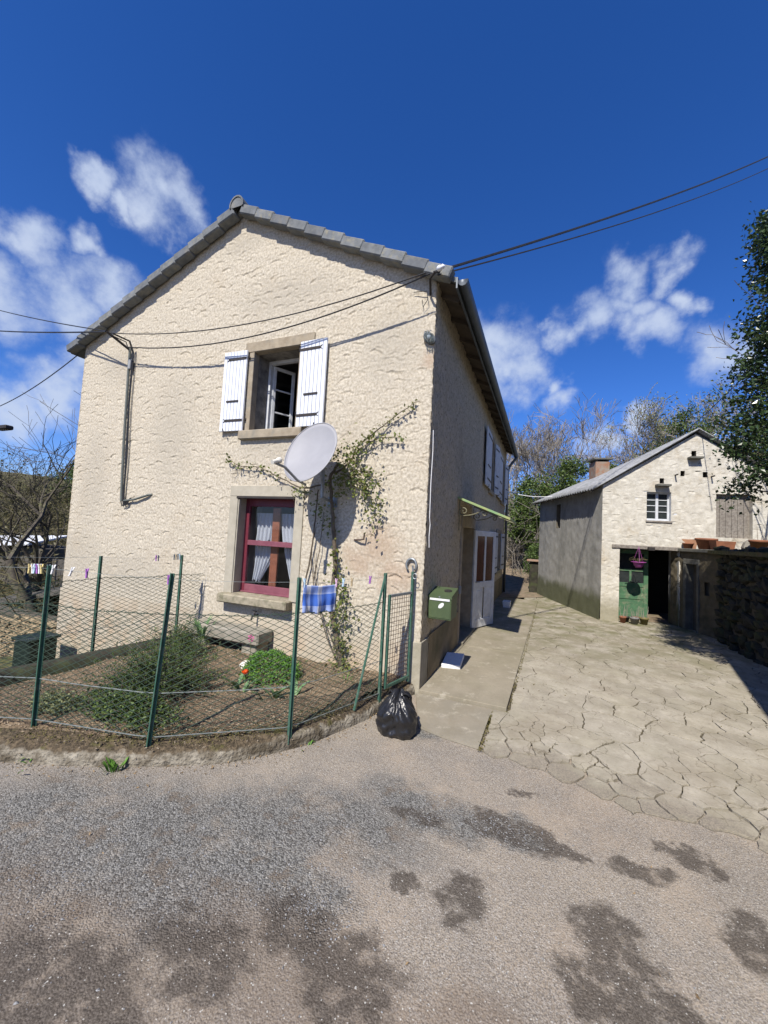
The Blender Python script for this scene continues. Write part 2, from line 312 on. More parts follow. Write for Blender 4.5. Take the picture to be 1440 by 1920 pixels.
def roadmat():
    m = bpy.data.materials.new('asphalt'); m.use_nodes = True; nt = m.node_tree; b = nt.nodes['Principled BSDF']
    g = N(nt, 'ShaderNodeNewGeometry')
    vo = N(nt, 'ShaderNodeTexVoronoi'); vo.inputs['Scale'].default_value = 110; nt.links.new(g.outputs['Position'], vo.inputs['Vector'])
    vo2 = N(nt, 'ShaderNodeTexVoronoi'); vo2.inputs['Scale'].default_value = 210; nt.links.new(g.outputs['Position'], vo2.inputs['Vector'])
    sp = N(nt, 'ShaderNodeSeparateColor'); nt.links.new(vo.outputs['Color'], sp.inputs[0])
    sp2 = N(nt, 'ShaderNodeSeparateColor'); nt.links.new(vo2.outputs['Color'], sp2.inputs[0])
    base = mixcol(nt, ramp(nt, noise(nt, g, 2.3, 7, .65), .35, .65), (.285, .24, .182), (.215, .185, .147))
    base = mixcol(nt, ramp(nt, noise(nt, g, .8, 5), .45, .65, 0, .6), base, (.29, .225, .16))
    base = mixcol(nt, ramp(nt, sp2.outputs[0], .2, 1., 0, .7), base, (.37, .345, .31))
    base = mixcol(nt, ramp(nt, sp2.outputs[1], .5, 1., 0, .75), base, (.095, .085, .075))
    gm = blobs(nt, g, GRAV, .26, 4.5, .5)
    gcol = mixcol(nt, ramp(nt, sp.outputs[0], 0, 1), (.055, .054, .05), (.235, .232, .215))
    gcol = mixcol(nt, ramp(nt, noise(nt, g, 5, 6, .7), .54, .64, 0, .75), gcol, (.125, .098, .072))
    base = mixcol(nt, math_node(nt, 'MULTIPLY', gm, .9), base, gcol)
    wm = blobs(nt, g, WET, .22, 5.5, .24)
    wm = math_node(nt, 'MULTIPLY', wm, ramp(nt, noise(nt, g, 9, 7, .7), .36, .52, .25, 1))
    wcol = mixcol(nt, ramp(nt, sp2.outputs[0], .3, 1), (.052, .043, .034), (.115, .098, .08))
    brn = blobs(nt, g, [(-.6, -3.5, .8, .35), (.3, -3.1, .6, .3), (1.3, -3.0, .6, .25)], .35, 3, .5)
    base = mixcol(nt, math_node(nt, 'MULTIPLY', brn, .5), base, (.15, .112, .08))
    base = mixcol(nt, math_node(nt, 'MULTIPLY', ramp(nt, noise(nt, g, 1.6, 8, .72), .50, .62), .35), base, (.34, .285, .22))
    base = mixcol(nt, math_node(nt, 'MULTIPLY', wm, .85), base, wcol)
    gl = math_node(nt, 'GREATER_THAN', sp2.outputs[2], .992)
    base = mixcol(nt, math_node(nt, 'MULTIPLY', gl, .8), base, (.46, .45, .41))
    nt.links.new(base, b.inputs['Base Color'])
    rg = math_node(nt, 'SUBTRACT', .93, math_node(nt, 'MULTIPLY', wm, .3)); nt.links.new(rg, b.inputs['Roughness']); b.inputs['Specular IOR Level'].default_value = .3
    h = math_node(nt, 'ADD', math_node(nt, 'MULTIPLY', vo.outputs['Distance'], math_node(nt, 'ADD', math_node(nt, 'MULTIPLY', gm, -1.0), -.45)), math_node(nt, 'MULTIPLY', noise(nt, g, 75, 4), .8))
    bp = N(nt, 'ShaderNodeBump'); bp.inputs['Strength'].default_value = .6; bp.inputs['Distance'].default_value = .012
    nt.links.new(h, bp.inputs['Height']); nt.links.new(bp.outputs[0], b.inputs['Normal'])
    MATS['asphalt'] = m
roadmat()
def concmat(name, a, b_, moss, bump=.35, hair=0.):
    def ex(nt, g, col):
        if hair:
            nn = N(nt, 'ShaderNodeTexNoise'); nn.inputs['Scale'].default_value = 5; nn.inputs['Detail'].default_value = 6; nt.links.new(g.outputs['Position'], nn.inputs['Vector'])
            av = N(nt, 'ShaderNodeVectorMath', operation='SCALE'); nt.links.new(nn.outputs['Color'], av.inputs[0]); av.inputs['Scale'].default_value = .22
            ad = N(nt, 'ShaderNodeVectorMath', operation='ADD'); nt.links.new(g.outputs['Position'], ad.inputs[0]); nt.links.new(av.outputs[0], ad.inputs[1])
            ve = N(nt, 'ShaderNodeTexVoronoi', feature='DISTANCE_TO_EDGE'); ve.inputs['Scale'].default_value = 4.6; nt.links.new(ad.outputs[0], ve.inputs['Vector'])
            ln_ = math_node(nt, 'MULTIPLY', ramp(nt, ve.outputs['Distance'], .020, .004), ramp(nt, noise(nt, g, 2.2, 5), .42, .56, 0, hair))
            col = mixcol(nt, ln_, col, (.10, .082, .055))
        col = mixcol(nt, ramp(nt, noise(nt, g, 170, 2), .55, .75, 0, .45), col, (.14, .13, .105))
        col = mixcol(nt, ramp(nt, noise(nt, g, 2.6, 8, .72, (1, .5, 1)), .5, .68, 0, .5), col, (.19, .165, .115))
        col = mixcol(nt, ramp(nt, noise(nt, g, 34, 4, .75), .52, .66, 0, .4), col, (.20, .178, .135))
        col = mixcol(nt, ramp(nt, noise(nt, g, 5.5, 7, .75), .54, .66, 0, .55), col, (.47, .43, .35))
        col = mixcol(nt, ramp(nt, noise(nt, g, 1.1, 6, .7), .5, .64, 0, .5), col, (.25, .215, .16))
        y = sepz(nt, g, 1)
        if hair:        # tar and road dust spread over the outer edge of the concrete
            e_ = math_node(nt, 'ADD', y, math_node(nt, 'MULTIPLY', sepz(nt, g, 0), .13))
            e_ = math_node(nt, 'ADD', e_, math_node(nt, 'MULTIPLY', math_node(nt, 'SUBTRACT', noise(nt, g, 3.0, 8, .75), .5), 1.5))
            col = mixcol(nt, ramp(nt, e_, -.50, -.92, 0, .9), col, mixcol(nt, ramp(nt, noise(nt, g, 90, 3), .4, .62), (.27, .235, .185), (.17, .15, .125)))
        col = mixcol(nt, math_node(nt, 'MULTIPLY', ramp(nt, y, .2, 5.0, .10, .95), ramp(nt, noise(nt, g, 1.9, 8, .75), .40, .60)), col, (.20, .178, .118))
        mm = math_node(nt, 'MULTIPLY', ramp(nt, y, 1.5, 7, .15, 1), ramp(nt, noise(nt, g, 1.5, 7, .7), .46, .62, 0, moss))
        return mixcol(nt, mm, col, (.115, .12, .045))
    mat(name, a, b_, 3.5, .92, bump, 110, extra=ex, spec=.2, dist=.008)
concmat('concrete_old', (.40, .363, .295), (.30, .27, .215), .75, hair=.8)
concmat('concrete_old_pale', (.40, .362, .286), (.30, .268, .21), .6, hair=.8)
concmat('concrete_old_grey', (.37, .336, .268), (.275, .246, .195), .6, hair=.8)
concmat('concrete_slab', (.30, .265, .20), (.245, .215, .16), .6)
concmat('concrete_apron', (.30, .27, .215), (.24, .215, .17), .3)
mat('crack_soil', (.11, .09, .058), (.06, .053, .034), 20, .95, .5, 90)
mat('soil', (.20, .145, .09), (.11, .08, .052), 14, .98, .9, 45, c3=(.24, .18, .115), s2=5, dist=.03)
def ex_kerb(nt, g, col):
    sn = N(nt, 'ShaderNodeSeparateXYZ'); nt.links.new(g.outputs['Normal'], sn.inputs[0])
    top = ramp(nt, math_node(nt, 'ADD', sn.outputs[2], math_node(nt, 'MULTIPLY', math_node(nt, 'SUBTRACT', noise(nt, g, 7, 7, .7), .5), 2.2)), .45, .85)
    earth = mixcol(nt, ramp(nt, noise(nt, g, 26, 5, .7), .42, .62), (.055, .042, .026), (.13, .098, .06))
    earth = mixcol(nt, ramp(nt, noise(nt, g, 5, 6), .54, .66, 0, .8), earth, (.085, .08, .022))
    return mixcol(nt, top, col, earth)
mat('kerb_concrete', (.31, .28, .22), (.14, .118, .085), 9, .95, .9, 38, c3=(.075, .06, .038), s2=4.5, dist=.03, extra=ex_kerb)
mat('moss', (.10, .095, .03), (.15, .12, .05), 30, .98, .9, 90)
mat('stone_bits', (.36, .28, .19), (.14, .11, .078), 160, .9, detail=1)
mat('gravel_bits', (.28, .28, .28), (.11, .11, .112), 150, .85, detail=1)
mat('terrain_grass', (.085, .095, .03), (.11, .085, .045), 2.5, .98, .8, 14, c3=(.07, .06, .035), dist=.05)
mat('dirt_path', (.24, .185, .125), (.17, .13, .09), 6, .95, .6, 40, c3=(.10, .095, .045), s2=3)
mat('crumbs', (.26, .215, .155), (.085, .065, .043), 110, .95, detail=1)
mat('dead_leaf', (.30, .21, .11), (.17, .115, .06), 90, .9, detail=1)
mat('trough_stone', (.30, .275, .225), (.22, .20, .16), 8, .92, .4, 60)
mat('far_roof', (.62, .64, .67), (.55, .57, .60), 4, .6)
mat('old_roof', (.075, .07, .06), (.11, .10, .085), 6, .9, .5, 20)
mat('bone_white', (.62, .60, .54), (.52, .5, .44), 20, .7)
mat('hill', (.055, .06, .03), (.09, .075, .045), 1.2, .98)
mat('peg_white', (.72, .72, .72)); mat('peg_blue', (.45, .60, .70)); mat('peg_purple', (.33, .12, .42)); mat('peg_yellow', (.62, .50, .22)); mat('peg_pink', (.65, .42, .55)); mat('peg_wood', (.42, .33, .20)); mat('peg_dark', (.10, .12, .14))
mat('label_white', (.68, .69, .70), (.62, .63, .64), 30, .5)
mat('lamp_metal', (.14, .15, .15), (.09, .10, .10), 20, .5, metal=.4)

# ------------------------------------------------------------------ mesh helpers
PIV = {}
class MB:
    def __init__(s): s.v = []; s.f = []
    def add(s, vs, fs):
        n = len(s.v); s.v += [tuple(p) for p in vs]; s.f += [tuple(i + n for i in f) for f in fs]; return s
    def obox(s, c, ax, ay, az, ch=0.0):
        """box with centre c and half-axis vectors; ch = chamfer in metres"""
        c, ax, ay, az = Vector(c), Vector(ax), Vector(ay), Vector(az)
        if ch <= 0:
            vs = [c + sx * ax + sy * ay + sz * az for sz in (-1, 1) for sy in (-1, 1) for sx in (-1, 1)]
            return s.add(vs, [(0, 2, 3, 1), (4, 5, 7, 6), (0, 1, 5, 4), (2, 6, 7, 3), (0, 4, 6, 2), (1, 3, 7, 5)])
        L = [ax.length, ay.length, az.length]; A = [ax / L[0], ay / L[1], az / L[2]]
        ch = min(ch, .45 * min(L)); vs = []; idx = {}
        for sx in (-1, 1):
            for sy in (-1, 1):
                for sz in (-1, 1):
                    sg = (sx, sy, sz)
                    for k in range(3):
                        p = c.copy()
                        for j in range(3): p += A[j] * (sg[j] * (L[j] - (0 if j == k else ch)))
                        idx[(sg, k)] = len(vs); vs.append(p)
        fs = []
        for k in range(3):
            a, b = [(1, 2), (2, 0), (0, 1)][k]
            for sk in (-1, 1):
                q = []
                for (sa, sb) in ((-1, -1), (1, -1), (1, 1), (-1, 1)):
                    sg = [0, 0, 0]; sg[k] = sk; sg[a] = sa; sg[b] = sb; q.append(idx[(tuple(sg), k)])
                fs.append(tuple(q if sk > 0 else q[::-1]))
            for sa in (-1, 1):          # edges along k
                for sb in (-1, 1):
                    s1 = [0, 0, 0]; s1[a] = sa; s1[b] = sb; s2 = list(s1); s1[k] = -1; s2[k] = 1
                    q = [idx[(tuple(s1), a)], idx[(tuple(s2), a)], idx[(tuple(s2), b)], idx[(tuple(s1), b)]]
                    fs.append(tuple(q if sa * sb < 0 else q[::-1]))
        for sg in [(x, y, z) for x in (-1, 1) for y in (-1, 1) for z in (-1, 1)]:
            q = [idx[(sg, 0)], idx[(sg, 1)], idx[(sg, 2)]]
            fs.append(tuple(q if sg[0] * sg[1] * sg[2] > 0 else q[::-1]))
        return s.add(vs, fs)
    def box(s, x0, x1, y0, y1, z0, z1, ch=0.0):
        return s.obox(((x0 + x1) / 2, (y0 + y1) / 2, (z0 + z1) / 2), ((x1 - x0) / 2, 0, 0), (0, (y1 - y0) / 2, 0), (0, 0, (z1 - z0) / 2), ch)
    def tube(s, pts, r, n=6, cap=True):
        pts = [Vector(p) for p in pts]; m = len(pts); rs = r if isinstance(r, (list, tuple)) else [r] * m
        vs = []; prev = None
        for i, p in enumerate(pts):
            t = (pts[min(i + 1, m - 1)] - pts[max(i - 1, 0)])
            if t.length < 1e-9: t = Vector((0, 0, 1))
            t.normalize()
            if prev is None:
                u = t.orthogonal().normalized()
            else:
                u = prev - t * prev.dot(t)
                u = u.normalized() if u.length > 1e-6 else t.orthogonal().normalized()
            prev = u; q = t.cross(u)
            for k in range(n):
                a = 2 * math.pi * k / n; vs.append(p + (u * math.cos(a) + q * math.sin(a)) * rs[i])
        fs = [(i * n + k, i * n + (k + 1) % n, (i + 1) * n + (k + 1) % n, (i + 1) * n + k) for i in range(m - 1) for k in range(n)]
        if cap: fs += [tuple(range(n - 1, -1, -1)), tuple((m - 1) * n + k for k in range(n))]
        return s.add(vs, fs)
    def lathe(s, c, prof, n=20, axis=(0, 0, 1), squash=1.0):
        c = Vector(c); w_ = Vector(axis).normalized(); u = w_.orthogonal().normalized() if abs(w_.z) < .99 else Vector((1, 0, 0)); v = w_.cross(u)
        vs = []
        for (r, h) in prof:
            for k in range(n):
                a = 2 * math.pi * k / n; vs.append(c + w_ * h + u * (r * math.cos(a)) + v * (r * math.sin(a) * squash))
        m = len(prof)
        fs = [(i * n + k, i * n + (k + 1) % n, (i + 1) * n + (k + 1) % n, (i + 1) * n + k) for i in range(m - 1) for k in range(n)]
        fs += [tuple(range(n - 1, -1, -1)), tuple((m - 1) * n + k for k in range(n))]
        return s.add(vs, fs)
    def prism(s, poly, z0, z1):
        n = len(poly); vs = [(x, y, z0) for x, y in poly] + [(x, y, z1) for x, y in poly]
        fs = [tuple(range(n - 1, -1, -1)), tuple(range(n, 2 * n))] + [(i, (i + 1) % n, n + (i + 1) % n, n + i) for i in range(n)]
        return s.add(vs, fs)
    def build(s, name, m, parent=None, smooth=False):
        return obj(name, s.v, s.f, m, parent, smooth)

def wpiv(o): return PIV.get(o.name, Vector((0, 0, 0)))
def obj(name, vs, fs, m, parent=None, smooth=False, pivot=None):
    me = bpy.data.meshes.new(name)
    a = np.asarray(vs, float).reshape(-1, 3)
    if pivot is None:
        lo, hi = a.min(0), a.max(0); pivot = Vector(((lo[0] + hi[0]) / 2, (lo[1] + hi[1]) / 2, lo[2]))
    a = a - np.array(pivot)
    me.from_pydata(a.tolist(), [], fs if isinstance(fs, list) else fs.tolist())
    if m: me.materials.append(MATS[m])
    if smooth: me.polygons.foreach_set('use_smooth', [True] * len(me.polygons))
    me.update()
    o = bpy.data.objects.new(name, me); COL.objects.link(o); PIV[o.name] = Vector(pivot)
    if parent is not None:
        o.parent = parent; o.location = Vector(pivot) - wpiv(parent)
    else: o.location = pivot
    return o
def place_copy(me, name, loc, parent=None, rot=None, scale=None):
    o = bpy.data.objects.new(name, me); COL.objects.link(o); PIV[o.name] = Vector(loc)
    o.location = Vector(loc) - (wpiv(parent) if parent is not None else Vector((0, 0, 0)))
    if parent is not None: o.parent = parent
    if rot is not None: o.rotation_euler = rot
    if scale is not None: o.scale = scale
    return o
def tag(o, label, cat, group=None):
    o['label'] = label; o['category'] = cat
    if group: o['group'] = group
    return o
def thing(name, loc, label, cat, group=None):
    o = bpy.data.objects.new(name, None); COL.objects.link(o); o.location = loc; o.empty_display_size = .1; PIV[o.name] = Vector(loc)
    return tag(o, label, cat, group)
def struct(o): o['kind'] = 'structure'; return o
def stuff(o): o['kind'] = 'stuff'; return o

# ---- numpy noise
def vnoise(x, y, seed=0):
    """smooth value noise on numpy arrays"""
    xi = np.floor(x).astype(np.int64); yi = np.floor(y).astype(np.int64); fx = x - xi; fy = y - yi
    fx = fx * fx * (3 - 2 * fx); fy = fy * fy * (3 - 2 * fy)
    def h(a, b):
        n = (a * 374761393 + b * 668265263 + seed * 144665) & 0x7fffffff
        n = ((n ^ (n >> 13)) * 1274126177) & 0x7fffffff
        return ((n ^ (n >> 16)) & 0xffff) / 65535.0
    return (h(xi, yi) * (1 - fx) + h(xi + 1, yi) * fx) * (1 - fy) + (h(xi, yi + 1) * (1 - fx) + h(xi + 1, yi + 1) * fx) * fy
def fbm(x, y, seed=0, o=4):
    x = np.asarray(x, float); y = np.asarray(y, float); t = 0; a = .5
    for i in range(o): t = t + a * vnoise(x * 2 ** i, y * 2 ** i, seed + i * 17); a *= .5
    return t

def relief_wall(name, m, parent, u0, u1, v0, v1, step, holes, height, mapping, keep=None, smooth=True):
    """sheet u x v with holes cut out, displaced by height(u, v); mapping(u, v, h) gives world xyz arrays"""
    inr = lambda L, a, b: [x for x in L if a < x < b]
    us = np.arange(u0, u1 + 1e-6, step); vs_ = np.arange(v0, v1 + 1e-6, step)
    us = np.unique(np.round(np.concatenate([us, [u1]] + [inr(h[:2], u0, u1) for h in holes]), 4)); vs_ = np.unique(np.round(np.concatenate([vs_, [v1]] + [inr(h[2:], v0, v1) for h in holes]), 4))
    U, V = np.meshgrid(us, vs_); H = height(U, V)
    P = np.stack(mapping(U, V, H), -1).reshape(-1, 3)
    nu, nv = len(us), len(vs_)
    cu_, cv_ = (us[:-1] + us[1:]) / 2, (vs_[:-1] + vs_[1:]) / 2
    CU, CV = np.meshgrid(cu_, cv_); ok = np.ones_like(CU, bool)
    for (a, b, c, d) in holes: ok &= ~((CU > a) & (CU < b) & (CV > c) & (CV < d))
    if keep is not None: ok &= keep(CU, CV)
    I = np.arange(nu * nv).reshape(nv, nu)
    q = np.stack([I[:-1, :-1], I[:-1, 1:], I[1:, 1:], I[1:, :-1]], -1)[ok]
    used = np.unique(q); mp = np.zeros(nu * nv, int); mp[used] = np.arange(len(used))
    return obj(name, P[used], mp[q].tolist(), m, parent, smooth)

def arcs_height(u0, u1, v0, v1, step, n, rmin, rmax, amp, seed, flat=1.35):
    """trowelled fan relief: many short upper arcs, as one height map; returns a sampler"""
    rg = np.random.RandomState(seed); nx = int((u1 - u0) / step) + 3; ny = int((v1 - v0) / step) + 3
    A = np.zeros((ny, nx))
    for _ in range(n):
        cx = rg.uniform(u0, u1); cz = rg.uniform(v0, v1); r = rg.uniform(rmin, rmax); tilt = rg.normal(0, .28); half = rg.uniform(.7, 1.25); am = amp * rg.uniform(.35, 1.15); w = rg.uniform(.006, .011)
        ia, ib = int((cx - r * 1.2 - u0) / step), int((cx + r * 1.2 - u0) / step) + 2; ja, jb = int((cz - r * .4 - v0) / step), int((cz + r * 1.25 - v0) / step) + 2
        ia, ja = max(ia, 0), max(ja, 0); ib, jb = min(ib, nx), min(jb, ny)
        if ib <= ia or jb <= ja: continue
        X, Y = np.meshgrid(u0 + np.arange(ia, ib) * step - cx, v0 + np.arange(ja, jb) * step - cz)
        rr = np.hypot(X, Y * flat); th = np.arctan2(X, Y) - tilt
        edge = np.clip((half - np.abs(th)) / .3, 0, 1)
        rim = np.exp(-((rr - r - .006) / .010) ** 2) * edge * am * .55
        inner = -(rr / r) ** 2.2 * edge * am
        B = A[ja:jb, ia:ib]; A[ja:jb, ia:ib] = np.where(rr < r, B * .35 * 1.0 + inner, np.maximum(B, B * .6 + rim))
    def samp(U, V):
        x = np.clip((U - u0) / step, 0, nx - 1.001); y = np.clip((V - v0) / step, 0, ny - 1.001); i = x.astype(int); j = y.astype(int); fx = x - i; fy = y - j
        return (A[j, i] * (1 - fx) + A[j, i + 1] * fx) * (1 - fy) + (A[j + 1, i] * (1 - fx) + A[j + 1, i + 1] * fx) * fy
    return samp

def leaves(pos, size, rng, asp=.55, up=0.0, fold=.25, nrm=None):
    """diamond leaf faces at pos (n,3); returns verts, faces"""
    pos = np.asarray(pos, float); n = len(pos); size = np.asarray(size) if np.ndim(size) else np.full(n, size)
    d = rng.normal(size=(n, 3)); d[:, 2] = d[:, 2] * .7 + up; d /= np.linalg.norm(d, axis=1)[:, None]
    k = rng.normal(size=(n, 3)) if nrm is None else nrm + rng.normal(size=(n, 3)) * .4
    s = np.cross(d, k); s /= np.linalg.norm(s, axis=1)[:, None] + 1e-9; nn = np.cross(s, d)
    L = size[:, None]
    a = pos; b = pos + d * L * .5 + s * L * asp * .5 + nn * L * fold * .3; c = pos + d * L; e = pos + d * L * .5 - s * L * asp * .5 + nn * L * fold * .3
    V = np.stack([a, b, c, e], 1).reshape(-1, 3); I = np.arange(n)[:, None] * 4
    F = np.concatenate([I + np.array([[0, 1, 2]]), I + np.array([[0, 2, 3]])])
    return V, F
def leaf_obj(name, pos, size, rng, m, parent=None, **k):
    V, F = leaves(pos, size, rng, **k); return obj(name, V, F.tolist(), m, parent)

def grow(rng, p, d, L, r, depth, segs, spread=.6, up=.15, kids=(2, 4), shrink=.68, wob=.18, rmin=.003, ends=None):
    """recursive branch; segs collects polylines (points, radii)"""
    n = 4 if depth > 1 else 3; pts = [Vector(p)]; rs = [r]; d = Vector(d).normalized()
    for i in range(n):
        d = (d + Vector((rng.gauss(0, wob), rng.gauss(0, wob), rng.gauss(0, wob) + up * .25))).normalized()
        pts.append(pts[-1] + d * (L / n)); rs.append(max(rmin, r * (1 - .45 * (i + 1) / n)))
    segs.append((pts, rs))
    if depth <= 0:
        if ends is not None: ends.append(pts[-1]); ends.append(pts[len(pts) // 2])
        return
    k = rng.randint(*kids)
    for j in range(k):
        t = rng.uniform(.35, 1.0) if j else 1.0
        i = min(n, max(1, int(round(t * n)))); q = pts[i]
        ax = Vector((rng.gauss(0, 1), rng.gauss(0, 1), rng.gauss(0, 1))); ax = (ax - d * ax.dot(d)).normalized()
        nd = (d + ax * rng.uniform(.4, 1.2) * spread * 1.4 + Vector((0, 0, up))).normalized()
        grow(rng, q, nd, L * shrink * rng.uniform(.75, 1.2), rs[i] * (.72 if j else .85), depth - 1, segs, spread, up, kids, shrink, wob, rmin, ends)
def segs_mesh(segs, lo=0, hi=1e9, n=3):
    b = MB()
    for pts, rs in segs:
        if lo <= rs[0] < hi: b.tube(pts, rs, 5 if rs[0] > .02 else n, cap=False)
    return b

# ================================================================== SETTING
def terr_z(x, y):
    x = np.asarray(x, float); y = np.asarray(y, float)
    sm = lambda v, a, b: (lambda t: t * t * (3 - 2 * t))(np.clip((v - a) / (b - a), 0, 1))
    z = np.full(np.broadcast(x, y).shape, -.04)
    left = sm(-x, 3.62, 3.8) * sm(y, -3.1 - .35 * 0, -2.3)
    z = z + left * (-.42 - .15 * np.clip(-x - 3.8, 0, 14))
    far = sm(-x, 14, 60); z = z + far * 9.5 * sm(y, -40, 0)
    bk = sm(y, 10.5, 30) * (1 - sm(-x, 6, 9)); z = z + bk * 2.2
    z = z + sm(y, 25, 90) * 7 + sm(x, 8, 40) * 5 * sm(y, -5, 10)
    return z
gx = np.unique(np.concatenate([np.linspace(-900, -60, 18), np.linspace(-60, -14, 30), np.arange(-14, 10, .4), np.linspace(10, 60, 26), np.linspace(60, 900, 18)]))
gy = np.unique(np.concatenate([np.linspace(-900, -30, 15), np.linspace(-30, -6, 13), np.arange(-6, 14, .4), np.linspace(14, 60, 30), np.linspace(60, 900, 18)]))
X, Y = np.meshgrid(gx, gy); Zt = terr_z(X, Y) + (fbm(X * .6, Y * .6, 3) - .5) * np.where((np.abs(X) > 9) | (Y > 13), .35, .0)
I = np.arange(X.size).reshape(X.shape); q = np.stack([I[:-1, :-1], I[:-1, 1:], I[1:, 1:], I[1:, :-1]], -1).reshape(-1, 4)
struct(obj('ground', np.stack([X, Y, Zt], -1).reshape(-1, 3), q.tolist(), 'terrain_grass', smooth=True, pivot=(0, 0, 0)))

# kerb line of the raised garden (outer foot), from far left to the house corner
KERB = [(-7.5, -4.9), (-4.2, -3.55), (-2.95, -3.02), (-2.44, -2.79), (-2.03, -2.62), (-1.6, -2.43), (-1.03, -2.09), (-.75, -1.81), (-.5, -1.42), (-.29, -.86), (-.17, -.35), (-.06, -.03)]
def smooth_line(P, n=6):
    P = [Vector((*p, 0)) if len(p) == 2 else Vector(p) for p in P]; o = []
    for i in range(len(P) - 1):
        p0, p1, p2, p3 = P[max(i - 1, 0)], P[i], P[i + 1], P[min(i + 2, len(P) - 1)]
        for k in range(n):
            t = k / n; o.append(.5 * (2 * p1 + (p2 - p0) * t + (2 * p0 - 5 * p1 + 4 * p2 - p3) * t * t + (3 * p1 - p0 - 3 * p2 + p3) * t ** 3))
    return o + [P[-1]]
KL = smooth_line(KERB, 8)
# road: asphalt lane, large sheet whose edge follows the kerb and the concrete
b = MB()
poly = [(p.x, p.y) for p in KL] + [(.0, -.06), (.9, -.5), (1.5, -.6), (2.3, -.8), (6, -1.2), (14, -2.2), (60, -6), (60, -60), (-60, -60), (-60, -30)]
vs = [(x, y, .0) for x, y in poly]
struct(obj('road', vs, [tuple(range(len(vs) - 1, -1, -1))][:1], 'asphalt', pivot=(0, 0, 0)))
bpy.data.objects['road'].data.flip_normals() if bpy.data.objects['road'].data.polygons[0].normal.z < 0 else None

# driveway: cracked concrete, every broken plate its own piece on a dark bed
bed = MB().add([(.99, -.30, .023), (.87, -.55, .021), (1.5, -.66, .021), (2.3, -.78, .021), (6, -1.15, .021), (6.2, 8, .023), (4, 10.7, .023), (1.2, 10.7, .023)], [tuple(range(8))])
drive = struct(bed.build('driveway', 'crack_soil'))
def clip(poly, px, py, nx, ny):
    o = []
    for i in range(len(poly)):
        a, b_ = poly[i], poly[(i + 1) % len(poly)]
        da = (a[0] - px) * nx + (a[1] - py) * ny; db = (b_[0] - px) * nx + (b_[1] - py) * ny
        if da <= 0: o.append(a)
        if (da < 0 < db) or (db < 0 < da):
            t = da / (da - db); o.append((a[0] + (b_[0] - a[0]) * t, a[1] + (b_[1] - a[1]) * t))
    return o
rg = random.Random(5)
SEEDS = []
tries = 0
while len(SEEDS) < 620 and tries < 40000:
    tries += 1
    x = rg.uniform(.75, 5.6); y = -1.7 + 12.3 * rg.random() ** 1.9
    if y < -.2: dmin = .085 + .36 * max(0, float(fbm(x * 1.6, y * 1.6, 19)) - .36)
    elif y < 1.5: dmin = .09 + .55 * max(0, float(fbm(x * 1.1, y * 1.1, 9)) - .28)
    else: dmin = .17 + .75 * max(0, float(fbm(x * .8, y * .8, 9)) - .26)
    if 1.6 < x < 2.5 and -.6 < y < .6: dmin = .5
    if all((x - a) ** 2 / 1.0 + (y - c) ** 2 / 1.5 > dmin * dmin for a, c in SEEDS): SEEDS.append((x, y))
def wob(x, y): return (x + (float(fbm(x * 4, y * 4, 21)) - .47) * .17 + (float(fbm(x * 21, y * 21, 23, 2)) - .37) * .035, y + (float(fbm(x * 4, y * 4, 57)) - .47) * .17 + (float(fbm(x * 21, y * 21, 59, 2)) - .37) * .035)
PLATES = []
